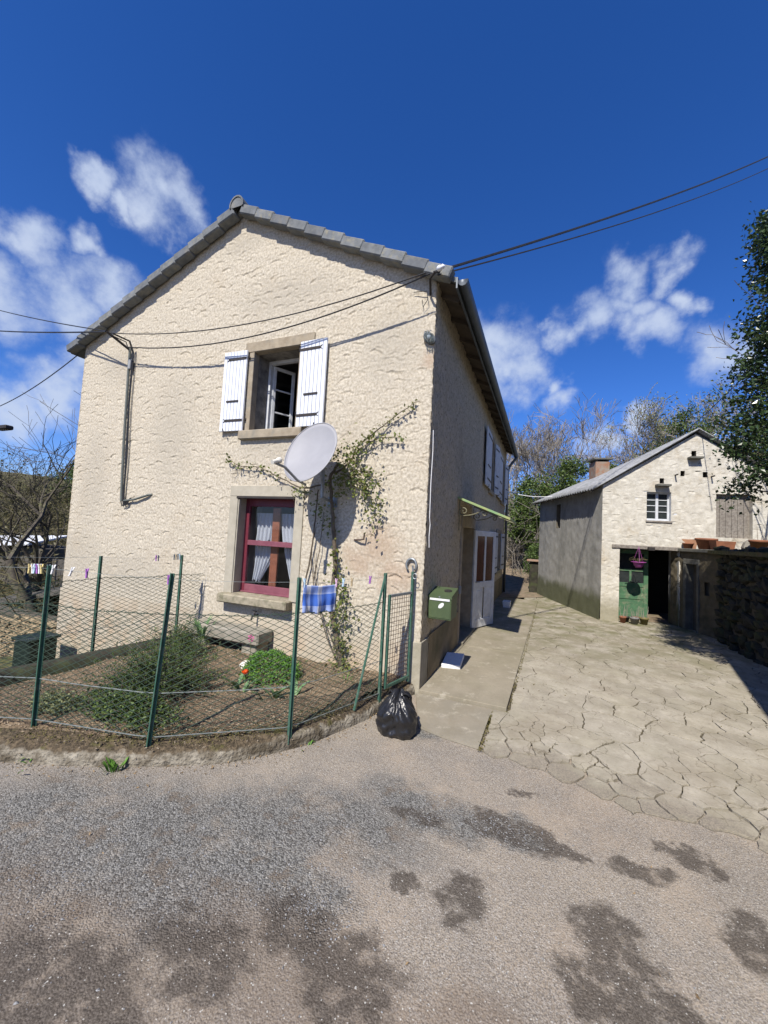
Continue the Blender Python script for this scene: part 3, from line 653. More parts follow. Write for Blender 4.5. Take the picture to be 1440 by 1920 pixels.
for i, (x, y) in enumerate(SEEDS):
    P = [(x - 1.3, y - 1.3), (x + 1.3, y - 1.3), (x + 1.3, y + 1.3), (x - 1.3, y + 1.3)]
    for j, (a, c) in enumerate(SEEDS):
        if j != i and (a - x) ** 2 + (c - y) ** 2 < 4: P = clip(P, (a + x) / 2, (c + y) / 2, a - x, c - y)
    front = -1.02 - .13 * (x - .9) + .12 * (float(fbm(x * 2.5, 3.1, 77)) - .5)
    if y < front: continue
    P = clip(P, 1.03 if y > -.02 else .86, 0, -1, -.028 if y > -.02 else 0)
    P = clip(P, 5.7, 0, 1, 0); P = clip(P, 0, 10.7, 0, 1)
    if len(P) < 3: continue
    cx = sum(p[0] for p in P) / len(P); cy = sum(p[1] for p in P) / len(P); Q = []
    for k in range(len(P)):
        a, c = P[k], P[(k + 1) % len(P)]; n = max(1, int(math.hypot(c[0] - a[0], c[1] - a[1]) / .028))
        for s_ in range(n):
            t = s_ / n; px, py = a[0] + (c[0] - a[0]) * t, a[1] + (c[1] - a[1]) * t
            if px > 1.1 and py > -1.0: qx, qy = wob(px, py)
            else: qx, qy = wob(px, py); qx = max(qx, px) if px < 1.1 else qx
            g_ = .0040 + .0045 * max(0., float(fbm(qx * 1.7, qy * 1.7, 90)) - .42) * 4 + .008 * max(0., float(fbm(qx * 9, qy * 9, 91)) - .47) * 3 - .005 * max(0., float(fbm(qx * 1.3, qy * 1.3, 95)) - .53) * 5 + (.003 if qy < -.6 else 0)
            l = math.hypot(cx - qx, cy - qy) + 1e-6; Q.append((qx + (cx - qx) / l * g_, qy + (cy - qy) / l * g_))
    tx, ty, dz = rg.gauss(0, .003), rg.gauss(0, .003), rg.uniform(-.0015, .0015) - .024 * max(0., min(1., (front + .55 - y) / .55))
    n = len(Q); top = [(qx, qy, .034 + dz + tx * (qx - cx) + ty * (qy - cy)) for qx, qy in Q]
    ins = [(qx + (cx - qx) * .05, qy + (cy - qy) * .05, z + .0008) for qx, qy, z in top]
    vs = [(qx, qy, .004) for qx, qy in Q] + top + ins
    fs = [(k, (k + 1) % n, n + (k + 1) % n, n + k) for k in range(n)] + [(n + k, n + (k + 1) % n, 2 * n + (k + 1) % n, 2 * n + k) for k in range(n)] + [tuple(range(2 * n, 3 * n))]
    ar = abs(sum(Q[k][0] * Q[(k + 1) % n][1] - Q[(k + 1) % n][0] * Q[k][1] for k in range(n))) / 2
    PLATES.append((ar / ((cx - 1.3) ** 2 + (cy + 4.56) ** 2) ** 1.5, vs, fs, ('concrete_old', 'concrete_old', 'concrete_old_pale', 'concrete_old_grey')[rg.randint(0, 3)]))
PLATES.sort(key=lambda p: -p[0]); rest = MB()
for k, (_, vs, fs, m_) in enumerate(PLATES):
    if k < 299: obj('concrete_plate', vs, fs, m_, drive)
    else: rest.add(vs, fs)
if rest.v: stuff(rest.build('concrete_fragments', 'concrete_old', drive))
# apron of older concrete in front of the house strip
obj('concrete_plate', *(lambda p: (p.v, p.f))(MB().prism([(-.02, -.04), (.955, -.06), (.84, -.2), (.83, -.9), (.5, -.86), (.24, -.78), (.12, -.45)], .004, .03)), 'concrete_apron', drive)
# concrete strip along the house, cast in bays
pave = MB().box(0.0, 1.0, .0, 6.4, .0, .012).build('pavement', 'crack_soil'); struct(pave)
for (y0, y1, e) in ((-.02, 2.2, 0), (2.21, 5.6, .02), (5.61, 8.6, .05)):
    x1 = .99 + .024 * y0 + e * 0; x2 = .99 + .024 * y1
    m_ = MB(); P = [(.006, y0, .013), (x1, y0, .013), (x2, y1, .013), (.006, y1, .013)]
    top = [(x, y, .058) for x, y, z in P]; ins = [(x + (-.01 if x > .5 else .0), y + (.01 if y == y0 else -.01), .062) for x, y, z in P]
    m_.add(P + top + ins, [(0, 1, 5, 4), (1, 2, 6, 5), (2, 3, 7, 6), (3, 0, 4, 7), (4, 5, 9, 8), (5, 6, 10, 9), (6, 7, 11, 10), (7, 4, 8, 11), (8, 9, 10, 11)])
    m_.build('concrete_slab', 'concrete_slab', pave)
# dirt path going on behind the house
pts = [(.0, 8.6), (1.5, 10.0), (1.15, 12), (.75, 15), (.1, 19), (-1.2, 24)]; pl = [(-.5, 8.6), (-.4, 10), (-.55, 12), (-.6, 15), (-1.1, 19), (-2.6, 24)]
V_ = []; F_ = []
L1, L2 = smooth_line(pl, 6), smooth_line(pts, 6)
for k in range(len(L1)):
    for t in (0, .33, .66, 1):
        x = L1[k].x * (1 - t) + L2[k].x * t; y = L1[k].y * (1 - t) + L2[k].y * t
        V_.append((x, y, float(terr_z(x, y)) + .055 + .06 * float(fbm(x * 3, y * 3, 4))))
for k in range(len(L1) - 1):
    for j in range(3): F_.append((k * 4 + j, k * 4 + j + 1, k * 4 + j + 5, k * 4 + j + 4))
struct(obj('path', V_, F_, 'dirt_path', smooth=True))

# garden soil
GIN = []
for i in range(len(KL)):
    t_ = (KL[min(i + 1, len(KL) - 1)] - KL[max(i - 1, 0)]).normalized()
    if KL[i].x > -3.9: GIN.append((KL[i].x - t_.y * .15, KL[i].y + t_.x * .15))
def in_garden(x, y):
    poly_ = GIN + [(-.02, .02), (-3.45, .02), (-3.62, -1.0), (-3.85, -2.4), (-4.2, -3.5)]
    c = False; n = len(poly_)
    for i in range(n):
        x1, y1 = poly_[i]; x2, y2 = poly_[(i + 1) % n]
        if (y1 > y) != (y2 > y) and x < (x2 - x1) * (y - y1) / (y2 - y1) + x1: c = not c
    return c
gxs = np.arange(-4.2, .0, .05); gys = np.arange(-3.6, .03, .05); X, Y = np.meshgrid(gxs, gys)
Zg = .13 + (fbm(X * 4, Y * 4, 11, 5) - .5) * .09 + .03 * np.clip(1 + Y / 2, 0, 1)
I = np.arange(X.size).reshape(X.shape)
fs = [tuple(int(v) for v in (I[j, i], I[j, i + 1], I[j + 1, i + 1], I[j + 1, i])) for j in range(X.shape[0] - 1) for i in range(X.shape[1] - 1) if in_garden(X[j, i] + .02, Y[j, i] + .02)]
struct(obj('garden_soil', np.stack([X, Y, Zg], -1).reshape(-1, 3), fs, 'soil', smooth=True))
def gz(x, y): return .13 + (float(fbm(x * 4, y * 4, 11, 5)) - .5) * .09 + .03 * min(1, max(0, 1 + y / 2))

# scattered stones
def pebbles(name, spots, m, rng, label=None):
    V_, F_ = [], []
    base = np.array([(1, 0, 0), (-1, 0, 0), (0, 1, 0), (0, -1, 0), (0, 0, 1), (0, 0, -1)], float)
    tri = [(0, 2, 4), (2, 1, 4), (1, 3, 4), (3, 0, 4), (2, 0, 5), (1, 2, 5), (3, 1, 5), (0, 3, 5)]
    for (x, y, z, s) in spots:
        a = rng.uniform(0, 6.28); k = base * np.array([s * rng.uniform(.7, 1.4), s * rng.uniform(.6, 1.1), s * rng.uniform(.4, .7)]) + rng.normal(size=(6, 3)) * s * .15
        c_, s_ = math.cos(a), math.sin(a); kx = k[:, 0] * c_ - k[:, 1] * s_; ky = k[:, 0] * s_ + k[:, 1] * c_
        n = len(V_); V_ += list(zip(kx + x, ky + y, k[:, 2] + z)); F_ += [(i + n, j + n, l + n) for i, j, l in tri]
    o = obj(name, V_, F_, m); stuff(o); return o
rs = np.random.RandomState(3); sp = []
while len(sp) < 9000:
    x, y = rs.uniform(-3.8, -.1), rs.uniform(-3.0, -.02)
    if in_garden(x, y): sp.append((x, y, gz(x, y) + .004, abs(rs.normal(0, .005)) + .0045))
tag(pebbles('garden_pebbles', sp, 'stone_bits', rs), 'small pale stones strewn over the garden soil', 'pebbles')
sp = []
while len(sp) < 3200:
    gb = GRAV[rs.randint(0, 12)] if rs.rand() < .8 else (0, -2.5, 3, 1.5)
    x = gb[0] + rs.normal() * gb[2] * .6; y = gb[1] + rs.normal() * gb[3] * .6
    if -4 < y < -1.3 and -3.5 < x < 3 and not in_garden(x, y) and y < -1.35 - .1 * x: sp.append((x, y, .002, abs(rs.normal(0, .0022)) + .0022))
tag(pebbles('loose_gravel', sp, 'gravel_bits', rs), 'loose grey chippings lying on the worn asphalt', 'gravel')

# ================================================================== GARDEN KERB
kerb = thing('garden_kerb', (-1.6, -2.3, 0), 'low crumbling mossy concrete kerb around the fenced garden', 'kerb')
V_, F_ = [], []; PR = [(.02, -.02), (.02, .035), (.014, .085), (-.004, .112), (-.04, .122), (-.10, .13), (-.18, .14), (-.27, .10)]
KD = []
for i in range(len(KL) - 1):
    n = max(1, int((KL[i + 1] - KL[i]).length / .035))
    for k in range(n): KD.append(KL[i].lerp(KL[i + 1], k / n))
KD.append(KL[-1]); KD = [p for p in KD if p.x > -6.5]
s_acc = 0
for i, p in enumerate(KD):
    t = (KD[min(i + 1, len(KD) - 1)] - KD[max(i - 1, 0)]).normalized(); nr = Vector((t.y, -t.x, 0))   # outward (to the road)
    for j, (o_, z) in enumerate(PR):
        n1 = float(fbm(i * .33, j * .8, 31)) - .47; n2 = float(fbm(i * .05, j * .12 + 9, 32)) - .47
        q = p + nr * (o_ + n1 * .035 + n2 * .04)
        V_.append((q.x, q.y, z * (1 + n2 * .4) + (n1 * .022 if j else 0)))
m_ = len(PR)
for i in range(len(KD) - 1):
    for j in range(m_ - 1): F_.append((i * m_ + j, i * m_ + j + 1, (i + 1) * m_ + j + 1, (i + 1) * m_ + j))
obj('kerb_body', V_, F_, 'kerb_concrete', kerb, True)
# moss tufts along its top
mp = []
for i, p in enumerate(KD):
    if float(fbm(i * .05, 2.2, 41)) > .44:
        t = (KD[min(i + 1, len(KD) - 1)] - KD[max(i - 1, 0)]).normalized(); nr = Vector((t.y, -t.x, 0))
        for _ in range(40):
            o_ = rs.uniform(-.26, -.03); mp.append((p.x + nr.x * o_ + rs.normal() * .02, p.y + nr.y * o_ + rs.normal() * .02, .135 + rs.uniform(-.005, .02)))
stuff(leaf_obj('moss_cover', mp, np.abs(rs.normal(.011, .004, len(mp))) + .003, rs, 'moss', kerb, up=.8))

cl_ = []
for i, p in enumerate(KD):
    t = (KD[min(i + 1, len(KD) - 1)] - KD[max(i - 1, 0)]).normalized(); nr = Vector((t.y, -t.x, 0))
    for _ in range(9):
        o_ = rs.uniform(-.27, .01); zz_ = float(np.interp(o_, [-.27, -.19, -.12, -.06, -.02, .01], [.10, .14, .132, .123, .112, .06])); cl_.append((p.x + nr.x * o_ + rs.normal() * .012, p.y + nr.y * o_ + rs.normal() * .012, zz_ + .002, abs(rs.normal(0, .005)) + .003))
    for _ in range(4):
        o_ = .02 + abs(rs.normal(0, .05)); cl_.append((p.x + nr.x * o_, p.y + nr.y * o_, .002, abs(rs.normal(0, .003)) + .0025))
cl_ = [c for c in cl_ if c[1] < -.1]
tag(pebbles('kerb_crumbs', cl_, 'crumbs', rs), 'crumbs of earth and broken concrete along the garden kerb', 'rubble')
mt_ = []
for k in range(520):
    y = rs.uniform(-.15, 6.5); mt_.append((1.0 + .024 * y + .012 + rs.normal() * .008, y, .03 + rs.rand() * .02))
for k in range(260): mt_.append((.85 + rs.normal() * .012, rs.uniform(-.95, -.1), .012 + rs.rand() * .015))
for k in range(1500):
    x, y = rs.uniform(1.1, 4.4), rs.uniform(-1.1, 6.3)
    if float(fbm(x * 2.6, y * 2.6, 210)) > .60: mt_.append((x, y, .03))
tag(stuff(leaf_obj('joint_moss', mt_, np.abs(rs.normal(.011, .004, len(mt_))) + .004, rs, 'moss', asp=.8, up=.7)), 'moss and tiny weeds in the joints of the concrete drive', 'moss')
lt = []
for i, p in enumerate(KD):
    t = (KD[min(i + 1, len(KD) - 1)] - KD[max(i - 1, 0)]).normalized(); nr = Vector((t.y, -t.x, 0))
    for _ in range(3):
        o_ = abs(rs.normal(0, .07)) + .015; lt.append((p.x + nr.x * o_, p.y + nr.y * o_, .004 + .004 * rs.rand()))
lt = [(x, y, z) for (x, y, z) in lt if y < -.15] + [(rs.uniform(-2.5, 2.6), rs.uniform(-3.6, -1.5), .006) for _ in range(60)]
tag(stuff(leaf_obj('leaf_litter', lt, np.abs(rs.normal(.014, .007, len(lt))) + .006, rs, 'dead_leaf', asp=.4, up=.15)), 'dry leaf litter and straw along the kerb foot', 'leaf litter')
# back ledge of the garden (it drops to the lower yard)
LEDGE = [(-4.25, -3.3), (-3.92, -2.5), (-3.68, -1.1), (-3.52, .02)]
lg = thing('garden_ledge', (-3.7, -1.2, -.5), 'dark low retaining ledge under the rear fence beside the house', 'retaining wall')
LL = smooth_line(LEDGE, 10); V_, F_ = [], []
for i, p in enumerate(LL):
    t = (LL[min(i + 1, len(LL) - 1)] - LL[max(i - 1, 0)]).normalized(); nr = Vector((t.y, -t.x, 0))
    for (o_, z) in ((.16, .04), (.15, .20), (.06, .235), (-.06, .23), (-.13, .18), (-.15, -.9)):
        n1 = float(fbm(i * .4, z * 9 + o_ * 5, 61)) - .47
        q = p + nr * (o_ + n1 * .05); V_.append((q.x, q.y, z + n1 * .04))
for i in range(len(LL) - 1):
    for j in range(5): F_.append((i * 6 + j, i * 6 + j + 1, (i + 1) * 6 + j + 1, (i + 1) * 6 + j))
obj('ledge_body', V_, F_, 'rubble_dark', lg, True)

# ================================================================== HOUSE
house = thing('house', (-3.45, 5, 0), 'two-storey house with beige fan-textured gable and white shutters', 'house')
W0, D0 = -6.9, 9.9
AX, AZ = -3.2, 6.78                     # apex of the tile line
def verge_z(x): return AZ - .5295 * (x - AX) if x > AX else AZ - .4375 * (AX - x)
GH = [(-2.79, -1.98, 3.28, 4.48), (-2.9, -1.89, .885, 2.30)]
samp = arcs_height(-6.9, 0, .4, 6.9, .006, 3300, .06, .16, .012, 8)
def gh(U, V):
    h = samp(U, V) * np.clip((V - .58) / .1, 0, 1)
    h = h + (fbm(U * 30, V * 30, 5, 3) - .45) * .010 + (fbm(U * 7, V * 7, 6, 3) - .45) * .006
    edge = np.clip((U + .03) / .03, 0, 1); h = h - edge * (fbm(U * 0, V * 30, 15) * .02)
    for (a, b_, c, d) in GH:
        dd = np.maximum(np.maximum(a - U, U - b_), np.maximum(c - V, V - d)); h = h * np.clip(dd / .05, 0.15, 1)
    return h
relief_wall('gable_wall', 'stucco', house, W0, 0.0, .52, 6.8, .012, GH, gh, lambda U, V, H: (U + np.where(U > -.005, H * .8, 0), -H, V), keep=lambda u, v: v < np.where(u > AX, AZ - .5295 * (u - AX), AZ - .4375 * (AX - u)) - .03)
# plinth below the render
def ph(U, V): return .004 + (fbm(U * 6, V * 6, 71, 4) - .47) * .014
relief_wall('plinth', 'plinth', house, W0 - .03, -.13, -1.3, .56, .04, [], ph, lambda U, V, H: (U, -H - .006, V))
MB().box(-.128, .012, -.022, .3, -.1, .60, .006).build('corner_plinth', 'plinth_grey', house)
# side wall
SH = [(2.25, 3.42, .10, 2.06), (5.5, 6.1, 3.12, 4.42), (8.3, 9.0, 3.12, 4.42), (7.6, 8.5, .95, 2.05)]
def sh(U, V): return (fbm(U * 34, V * 20, 81, 3) - .45) * .038 + (fbm(U * 6, V * 6, 82, 3) - .45) * .02
relief_wall('side_wall', 'side_stucco', house, 0.0, D0, .5, 5.02, .03, SH, sh, lambda U, V, H: (H - .004, U, V))
relief_wall('side_plinth', 'plinth_side', house, .3, D0, -.1, .62, .06, [(2.25, 3.42, .10, 2.06)], lambda U, V: (fbm(U * 5, V * 5, 83) - .47) * .012, lambda U, V, H: (H + .014, U, V))
MB().box(W0, W0 + .02, 0.0, D0, -1.3, 5.02).build('far_wall', 'side_stucco', house)
b = MB(); b.add([(W0, D0, -1.3), (0, D0, -1.3), (0, D0, 5.0), (AX, D0, 6.7), (W0, D0, 5.0)], [(0, 1, 2, 3, 4)]); b.build('rear_wall', 'side_stucco', house)
MB().box(W0 + .03, -.03, .05, D0 - .03, 2.55, 2.72).build('upper_floor', 'interior', house)
MB().box(W0 + .03, -.03, .05, D0 - .03, -.05, .08).build('ground_floor', 'interior', house)
MB().box(W0 + .03, -.5, 3.2, 3.3, .1, 2.54).build('inner_wall', 'interior', house)
MB().box(W0 + .03, -.5, 3.0, 3.1, 2.73, 5.0).build('inner_wall', 'room_blue', house)
MB().box(W0 + .03, -.03, .05, D0 - .03, 4.95, 5.0).build('attic_floor', 'interior', house)
# roof
roof = MB()
for (x1, z1, x0, z0) in ((.27, verge_z(.27), AX, AZ), (W0 - .30, verge_z(W0 - .30), AX, AZ)):
    dz = .035
    roof.add([(x1, -.08, z1 - dz), (x1, D0 + .1, z1 - dz), (x0, D0 + .1, z0 - dz), (x0, -.08, z0 - dz), (x1, -.08, z1 + .03), (x1, D0 + .1, z1 + .03), (x0, D0 + .1, z0 + .03), (x0, -.08, z0 + .03)],
             [(0, 1, 2, 3), (7, 6, 5, 4), (0, 4, 5, 1), (0, 3, 7, 4), (1, 5, 6, 2)])
roof = roof.build('roof', 'roof_tile', house)
def verge(xa, za, xb, zb, n):
    d = Vector((xb - xa, 0, zb - za)); L = d.length / n; d.normalize(); up = Vector((-d.z, 0, d.x)); up = up if up.z > 0 else -up
    for i in range(n):
        c = Vector((xa, -.105, za)) + d * (L * (i + .5)) + Vector((rg.gauss(0, .002), rg.gauss(0, .003), rg.gauss(0, .003)))
        tl = .085; dd = (d + up * tl).normalized(); uu = (up - d * tl).normalized()
        b = MB(); b.obox(c + uu * .0, dd * (L * .515), Vector((0, .075 + rg.uniform(-.004, .004), 0)), uu * .072, .016)
        b.build('verge_tile', ('roof_tile', 'roof_tile_b', 'roof_tile_c')[rg.randint(0, 2)], roof)
verge(AX + .08, AZ - .045, .20, verge_z(.20) - .0, 11)
verge(AX - .08, AZ - .04, W0 - .28, verge_z(W0 - .28), 13)
for i in range(26):
    y0 = -.2 + i * .39; b = MB(); n = 10; ring = []
    for k in range(n + 1):
        a = math.pi * (-.08 + 1.16 * k / n); ring.append((math.cos(a) * .135, math.sin(a) * .15))
    vs = []
    for (yy, s_) in ((y0, 1.0), (y0 + .42, .9)):
        for q_ in (1.0, .84):
            for (x, z) in ring: vs.append((AX + x * s_ * q_, yy, AZ - .0 + z * s_ * q_))
    m_ = n + 1; fs = []
    for k in range(n):
        fs += [(k, k + 1, 2 * m_ + k + 1, 2 * m_ + k), (m_ + k, 3 * m_ + k, 3 * m_ + k + 1, m_ + k + 1), (k, m_ + k, m_ + k + 1, k + 1), (2 * m_ + k, 2 * m_ + k + 1, 3 * m_ + k + 1, 3 * m_ + k)]
    b.add(vs, fs)
    if i == 0: b.add([(AX + x * .9, y0 + .012, AZ + z * .9) for x, z in ring], [tuple(range(m_))])
    b.build('ridge_tile', 'roof_tile', roof)
# eaves over the side wall: rafters, boards, gutter
b = MB(); b.add([(.0, -.05, 5.02), (.27, -.05, verge_z(.27) - .05), (.27, D0, verge_z(.27) - .05), (.0, D0, 5.02)], [(0, 1, 2, 3)]); b.build('eave_board', 'soffit', roof)
for i in range(17):
    y = .25 + i * .58
    MB().obox((.11, y, 4.955), (.135, 0, -.07), (0, .035, 0), (.02, 0, .045), .006).build('rafter_end', 'soffit', roof)
MB().box(.262, .286, -.14, D0 + .05, verge_z(.27) - .14, verge_z(.27) + .0, .004).build('fascia', 'zinc', roof)
b = MB(); n = 10; gz0 = verge_z(.27) - .045; ring = []
for k in range(n + 1):
    a = math.pi * (1 + k / n); ring.append((.345 + math.cos(a) * .062, gz0 + math.sin(a) * .075))
vs = [(x, y, z - .02 * (y / D0)) for y in (-.14, D0 + .08) for x, z in ring]
b.add(vs, [(k, k + 1, n + 2 + k, n + 1 + k) for k in range(n)] + [tuple(range(n + 1)), tuple(range(2 * n + 1, n, -1))]); b.build('gutter', 'zinc', house, True)
MB().tube([(.35, D0 - .1, gz0 - .07), (.30, D0 - .1, gz0 - .18), (.12, D0 - .1, gz0 - .42), (.075, D0 - .1, gz0 - .55), (.075, D0 - .1, .08)], .045, 10).build('downpipe', 'zinc', house, True)

# --- upper window in the gable
x0, x1, z0, z1 = GH[0]
wu = MB(); wu.box(x0 - .005, x1 + .005, .30, .32, z0, z1)       # placeholder depth guide
uw = MB()
for (a, b_, c, d) in ((x0 - .085, x0, z0, z1), (x1, x1 + .085, z0, z1)): uw.box(a, b_, -.022, .10, c, d, .006)
uw.box(x0 - .17, x1 + .24, -.024, .10, z1 + .002, z1 + .16, .008); win = uw.build('window_surround', 'stone_trim', house)
MB().box(x0 - .16, x1 + .14, -.075, .22, z0 - .135, z0 - .002, .012).build('window_sill', 'stone_trim', house)
MB().box(x0 - .12, x0 - .004, .102, .50, z0, z1).build('window_reveal', 'plaster_grey', house)
MB().box(x1 + .004, x1 + .12, .102, .50, z0, z1).build('window_reveal', 'plaster_grey', house)
MB().box(x0, x1, .102, .50, z1 + .004, z1 + .12).build('window_reveal', 'plaster_grey', house)
MB().box(x0, x1, .102, .50, z0 - .12, z0 - .004).build('window_reveal', 'plaster_grey', house)
fr = MB(); t = .045
fr.box(x0, x0 + t, .33, .39, z0, z1); fr.box(x1 - t, x1, .33, .39, z0, z1); fr.box(x0 + t, x1 - t, .33, .39, z1 - t, z1); fr.box(x0 + t, x1 - t, .33, .39, z0, z0 + t)
win = fr.build('window', 'white_old', house)
def casement(hx, ang, sgn, parent, y0=.39, wd_=.37, za=z0 + .05, zb=z1 - .05):
    d = Vector((sgn * math.cos(ang), math.sin(ang), 0)); nn = Vector((-d.y, d.x, 0)); o = Vector((hx, y0, 0)); b = MB(); H = (zb - za)
    def bar(u0, u1, v0, v1, th=.018): b.obox(o + d * ((u0 + u1) / 2) + Vector((0, 0, (v0 + v1) / 2)), d * ((u1 - u0) / 2), nn * th, Vector((0, 0, (v1 - v0) / 2)), .004)
    bar(0, .05, za, zb); bar(wd_ - .05, wd_, za, zb); bar(.05, wd_ - .05, za, za + .08); bar(.05, wd_ - .05, zb - .05, zb)
    for k in (1, 2): bar(.05, wd_ - .05, za + H * k / 3 - .012, za + H * k / 3 + .012, .012)
    b.build('casement', 'white_old', parent)
    MB().obox(o + d * (wd_ / 2) + Vector((0, 0, (za + zb) / 2)), d * (wd_ / 2 - .05), nn * .002, Vector((0, 0, H / 2 - .05))).build('pane', 'pane', parent)
casement(x0 + .045, R(62), 1, win); casement(x1 - .045, R(100), -1, win)
# --- shutters
def shutter(parent, org, d, wd_, ht, m, planks, straps=True, latch=True, flip=False, handle=True):
    d = Vector(d).normalized(); nn = Vector((d.y, -d.x, 0)); o = Vector(org)        # nn: outward face
    if flip: nn = -nn
    b = MB(); up = Vector((0, 0, 1))
    b.obox(o + d * (wd_ / 2) + up * (ht / 2) - nn * .006, d * (wd_ / 2), nn * .006, up * (ht / 2), .002)
    sh_ = b.build('shutter', m, parent)
    pw = wd_ / planks
    for k in range(planks):
        b = MB(); b.obox(o + d * (pw * (k + .5)) + up * (ht / 2) + nn * .007, d * (pw / 2 - .0035), nn * .0065, up * (ht / 2), .003); b.build('plank', m, sh_)
    if straps:
        for (zf, k0, k1) in ((.90, .02, .74), (.13, .02, .74)):
            c0 = o + d * (wd_ * k0) + up * (ht * zf) + nn * .018; c1 = o + d * (wd_ * k1) + up * (ht * zf) + nn * .018
            b = MB(); b.obox((c0 + c1) / 2, d * ((c1 - c0).length / 2), nn * .003, up * .018)
            for s_ in (-1, 1): b.tube([c1 - d * .01, c1 + d * .02 + up * (.012 * s_), c1 + d * .045 + up * (.03 * s_)], [.009, .007, .002], 5)
            b.build('strap_hinge', 'iron', sh_)
        MB().obox(o + d * (wd_ * .5) + up * (ht * .37) + nn * .02, d * (wd_ * .26), nn * .005, up * .012).build('crossbar', 'iron', sh_)
        if latch: MB().tube([o + d * (wd_ * .72) - up * .02 + nn * .01, o + d * (wd_ * .72) - up * .015 + nn * .05, o + d * (wd_ * .76) + up * .03 + nn * .055], .008, 5).build('latch', 'iron', sh_)
    return sh_
shutter(house, (x0 - .10, -.045, z0 - .0), (-1, -.03, 0), .43, 1.23, 'white_paint', 7, flip=True)
shutter(house, (x1 + .04, -.045, z0 - .0), (1, -.03, 0), .44, 1.22, 'white_paint', 7, flip=False)
for (hx, hz) in ((x0 - .07, z0 + .16), (x0 - .07, z0 + 1.1), (x1 + .03, z0 + .16), (x1 + .03, z0 + 1.1)):
    MB().tube([(hx, -.01, hz), (hx, -.05, hz), (hx, -.055, hz + .06)], .011, 6).build('hinge_pin', 'iron', house)
# --- lower window with wine-red sash and curtains
x0, x1, z0, z1 = GH[1]
b = MB(); b.box(x0 - .15, x0, -.02, .21, z0 - .02, z1, .005); b.box(x1, x1 + .14, -.02, .21, z0 - .02, z1, .005); b.box(x0 - .15, x1 + .14, -.022, .21, z1 + .002, z1 + .16, .005)
b.build('window_surround', 'cement_trim', house)
MB().box(x0 - .14, x1 + .055, -.16, .21, z0 - .125, z0 - .002, .015).build('window_sill', 'sill_stone', house)
MB().box(x0 - .02, x1, -.03, .02, z1 - .03, z1 + .0, .004).build('roller_rail', 'iron', house)
MB().box(x0 + .004, x0 + .022, -.01, .03, z0, z1 - .04, .003).build('roller_guide', 'cement_trim', house)
for (a, b_) in ((x0 - .12, x0 - .004), (x1 + .004, x1 + .12)): MB().box(a, b_, .212, .55, z0 - .1, z1).build('window_reveal', 'interior', house)
MB().box(x0, x1, .212, .55, z1 + .004, z1 + .1).build('window_reveal', 'interior', house); MB().box(x0, x1, .212, .55, z0 - .1, z0 - .004).build('window_reveal', 'interior', house)
b = MB(); zm = z0 + .70; yf = .165
b.box(x0, x0 + .075, yf, yf + .05, z0, z1, .004); b.box(x1 - .075, x1, yf, yf + .05, z0, z1, .004); b.box(x0 + .075, x1 - .075, yf, yf + .05, z1 - .13, z1, .004)
win = b.build('window', 'wine_paint', house)
MB().box(x0 + .075, x1 - .075, yf - .004, yf + .046, zm, zm + .075, .004).build('middle_rail', 'pink_paint', win)
MB().box(x0 + .075, x1 - .075, yf - .004, yf + .05, z0, z0 + .12, .004).build('bottom_rail', 'pink_paint', win)
MB().box(x0, x1, yf - .025, yf - .001, z0 + .0, z0 + .022, .003).build('drip_rail', 'pink_paint', win)
MB().add([(x0 + .076, yf + .024, zm + .076), (x1 - .076, yf + .024, zm + .076), (x1 - .076, yf + .024, z1 - .131), (x0 + .076, yf + .024, z1 - .131)], [(0, 1, 2, 3)]).build('pane', 'pane', win)
MB().add([(x0 + .076, yf + .024, z0 + .121), (x1 - .076, yf + .024, z0 + .121), (x1 - .076, yf + .024, zm - .001), (x0 + .076, yf + .024, zm - .001)], [(0, 1, 2, 3)]).build('pane', 'pane', win)
MB().box(x0 + .43, x0 + .56, yf + .10, yf + .14, z0, z1 - .14, .006).build('inner_stile', 'wood_inner', win)
for (zz) in (zm + .03,): MB().box(x0 + .01, x1 - .01, yf + .10, yf + .135, zz - .02, zz + .02, .004).build('inner_rail', 'wood_inner', win)
def curtain(xa, xb, za, zb, gather, sgn):
    nu, nv = 46, 20; V_, F_ = [], []
    for j in range(nv + 1):
        t = j / nv
        for i in range(nu + 1):
            u = i / nu; wd_ = 1 - gather * (t ** 1.5)
            x = xa + (xb - xa) * (u * wd_ if sgn > 0 else 1 - (1 - u) * wd_) + .006 * math.sin(u * 9 + t * 3)
            y = yf + .17 + .02 * math.sin(u * 34 + t * 1.5) + .006 * math.sin(u * 71)
            z = zb - (zb - za) * t - (.02 * math.cos(u * 14) if j == nv else 0) - gather * .10 * t * (1 - u if sgn > 0 else u) * 0
            V_.append((x, y, z))
    for j in range(nv):
        for i in range(nu): a = j * (nu + 1) + i; F_.append((a, a + 1, a + nu + 2, a + nu + 1))
    obj('curtain', V_, F_, 'curtain', win, True)
curtain(x0 + .08, x0 + .50, zm + .06, z1 - .22, .12, 1); curtain(x0 + .5, x1 - .08, zm + .06, z1 - .22, .2, -1)
curtain(x0 + .08, x0 + .47, z0 + .16, zm + .0, .62, 1); curtain(x0 + .62, x1 - .08, z0 + .16, zm + .0, .55, -1)
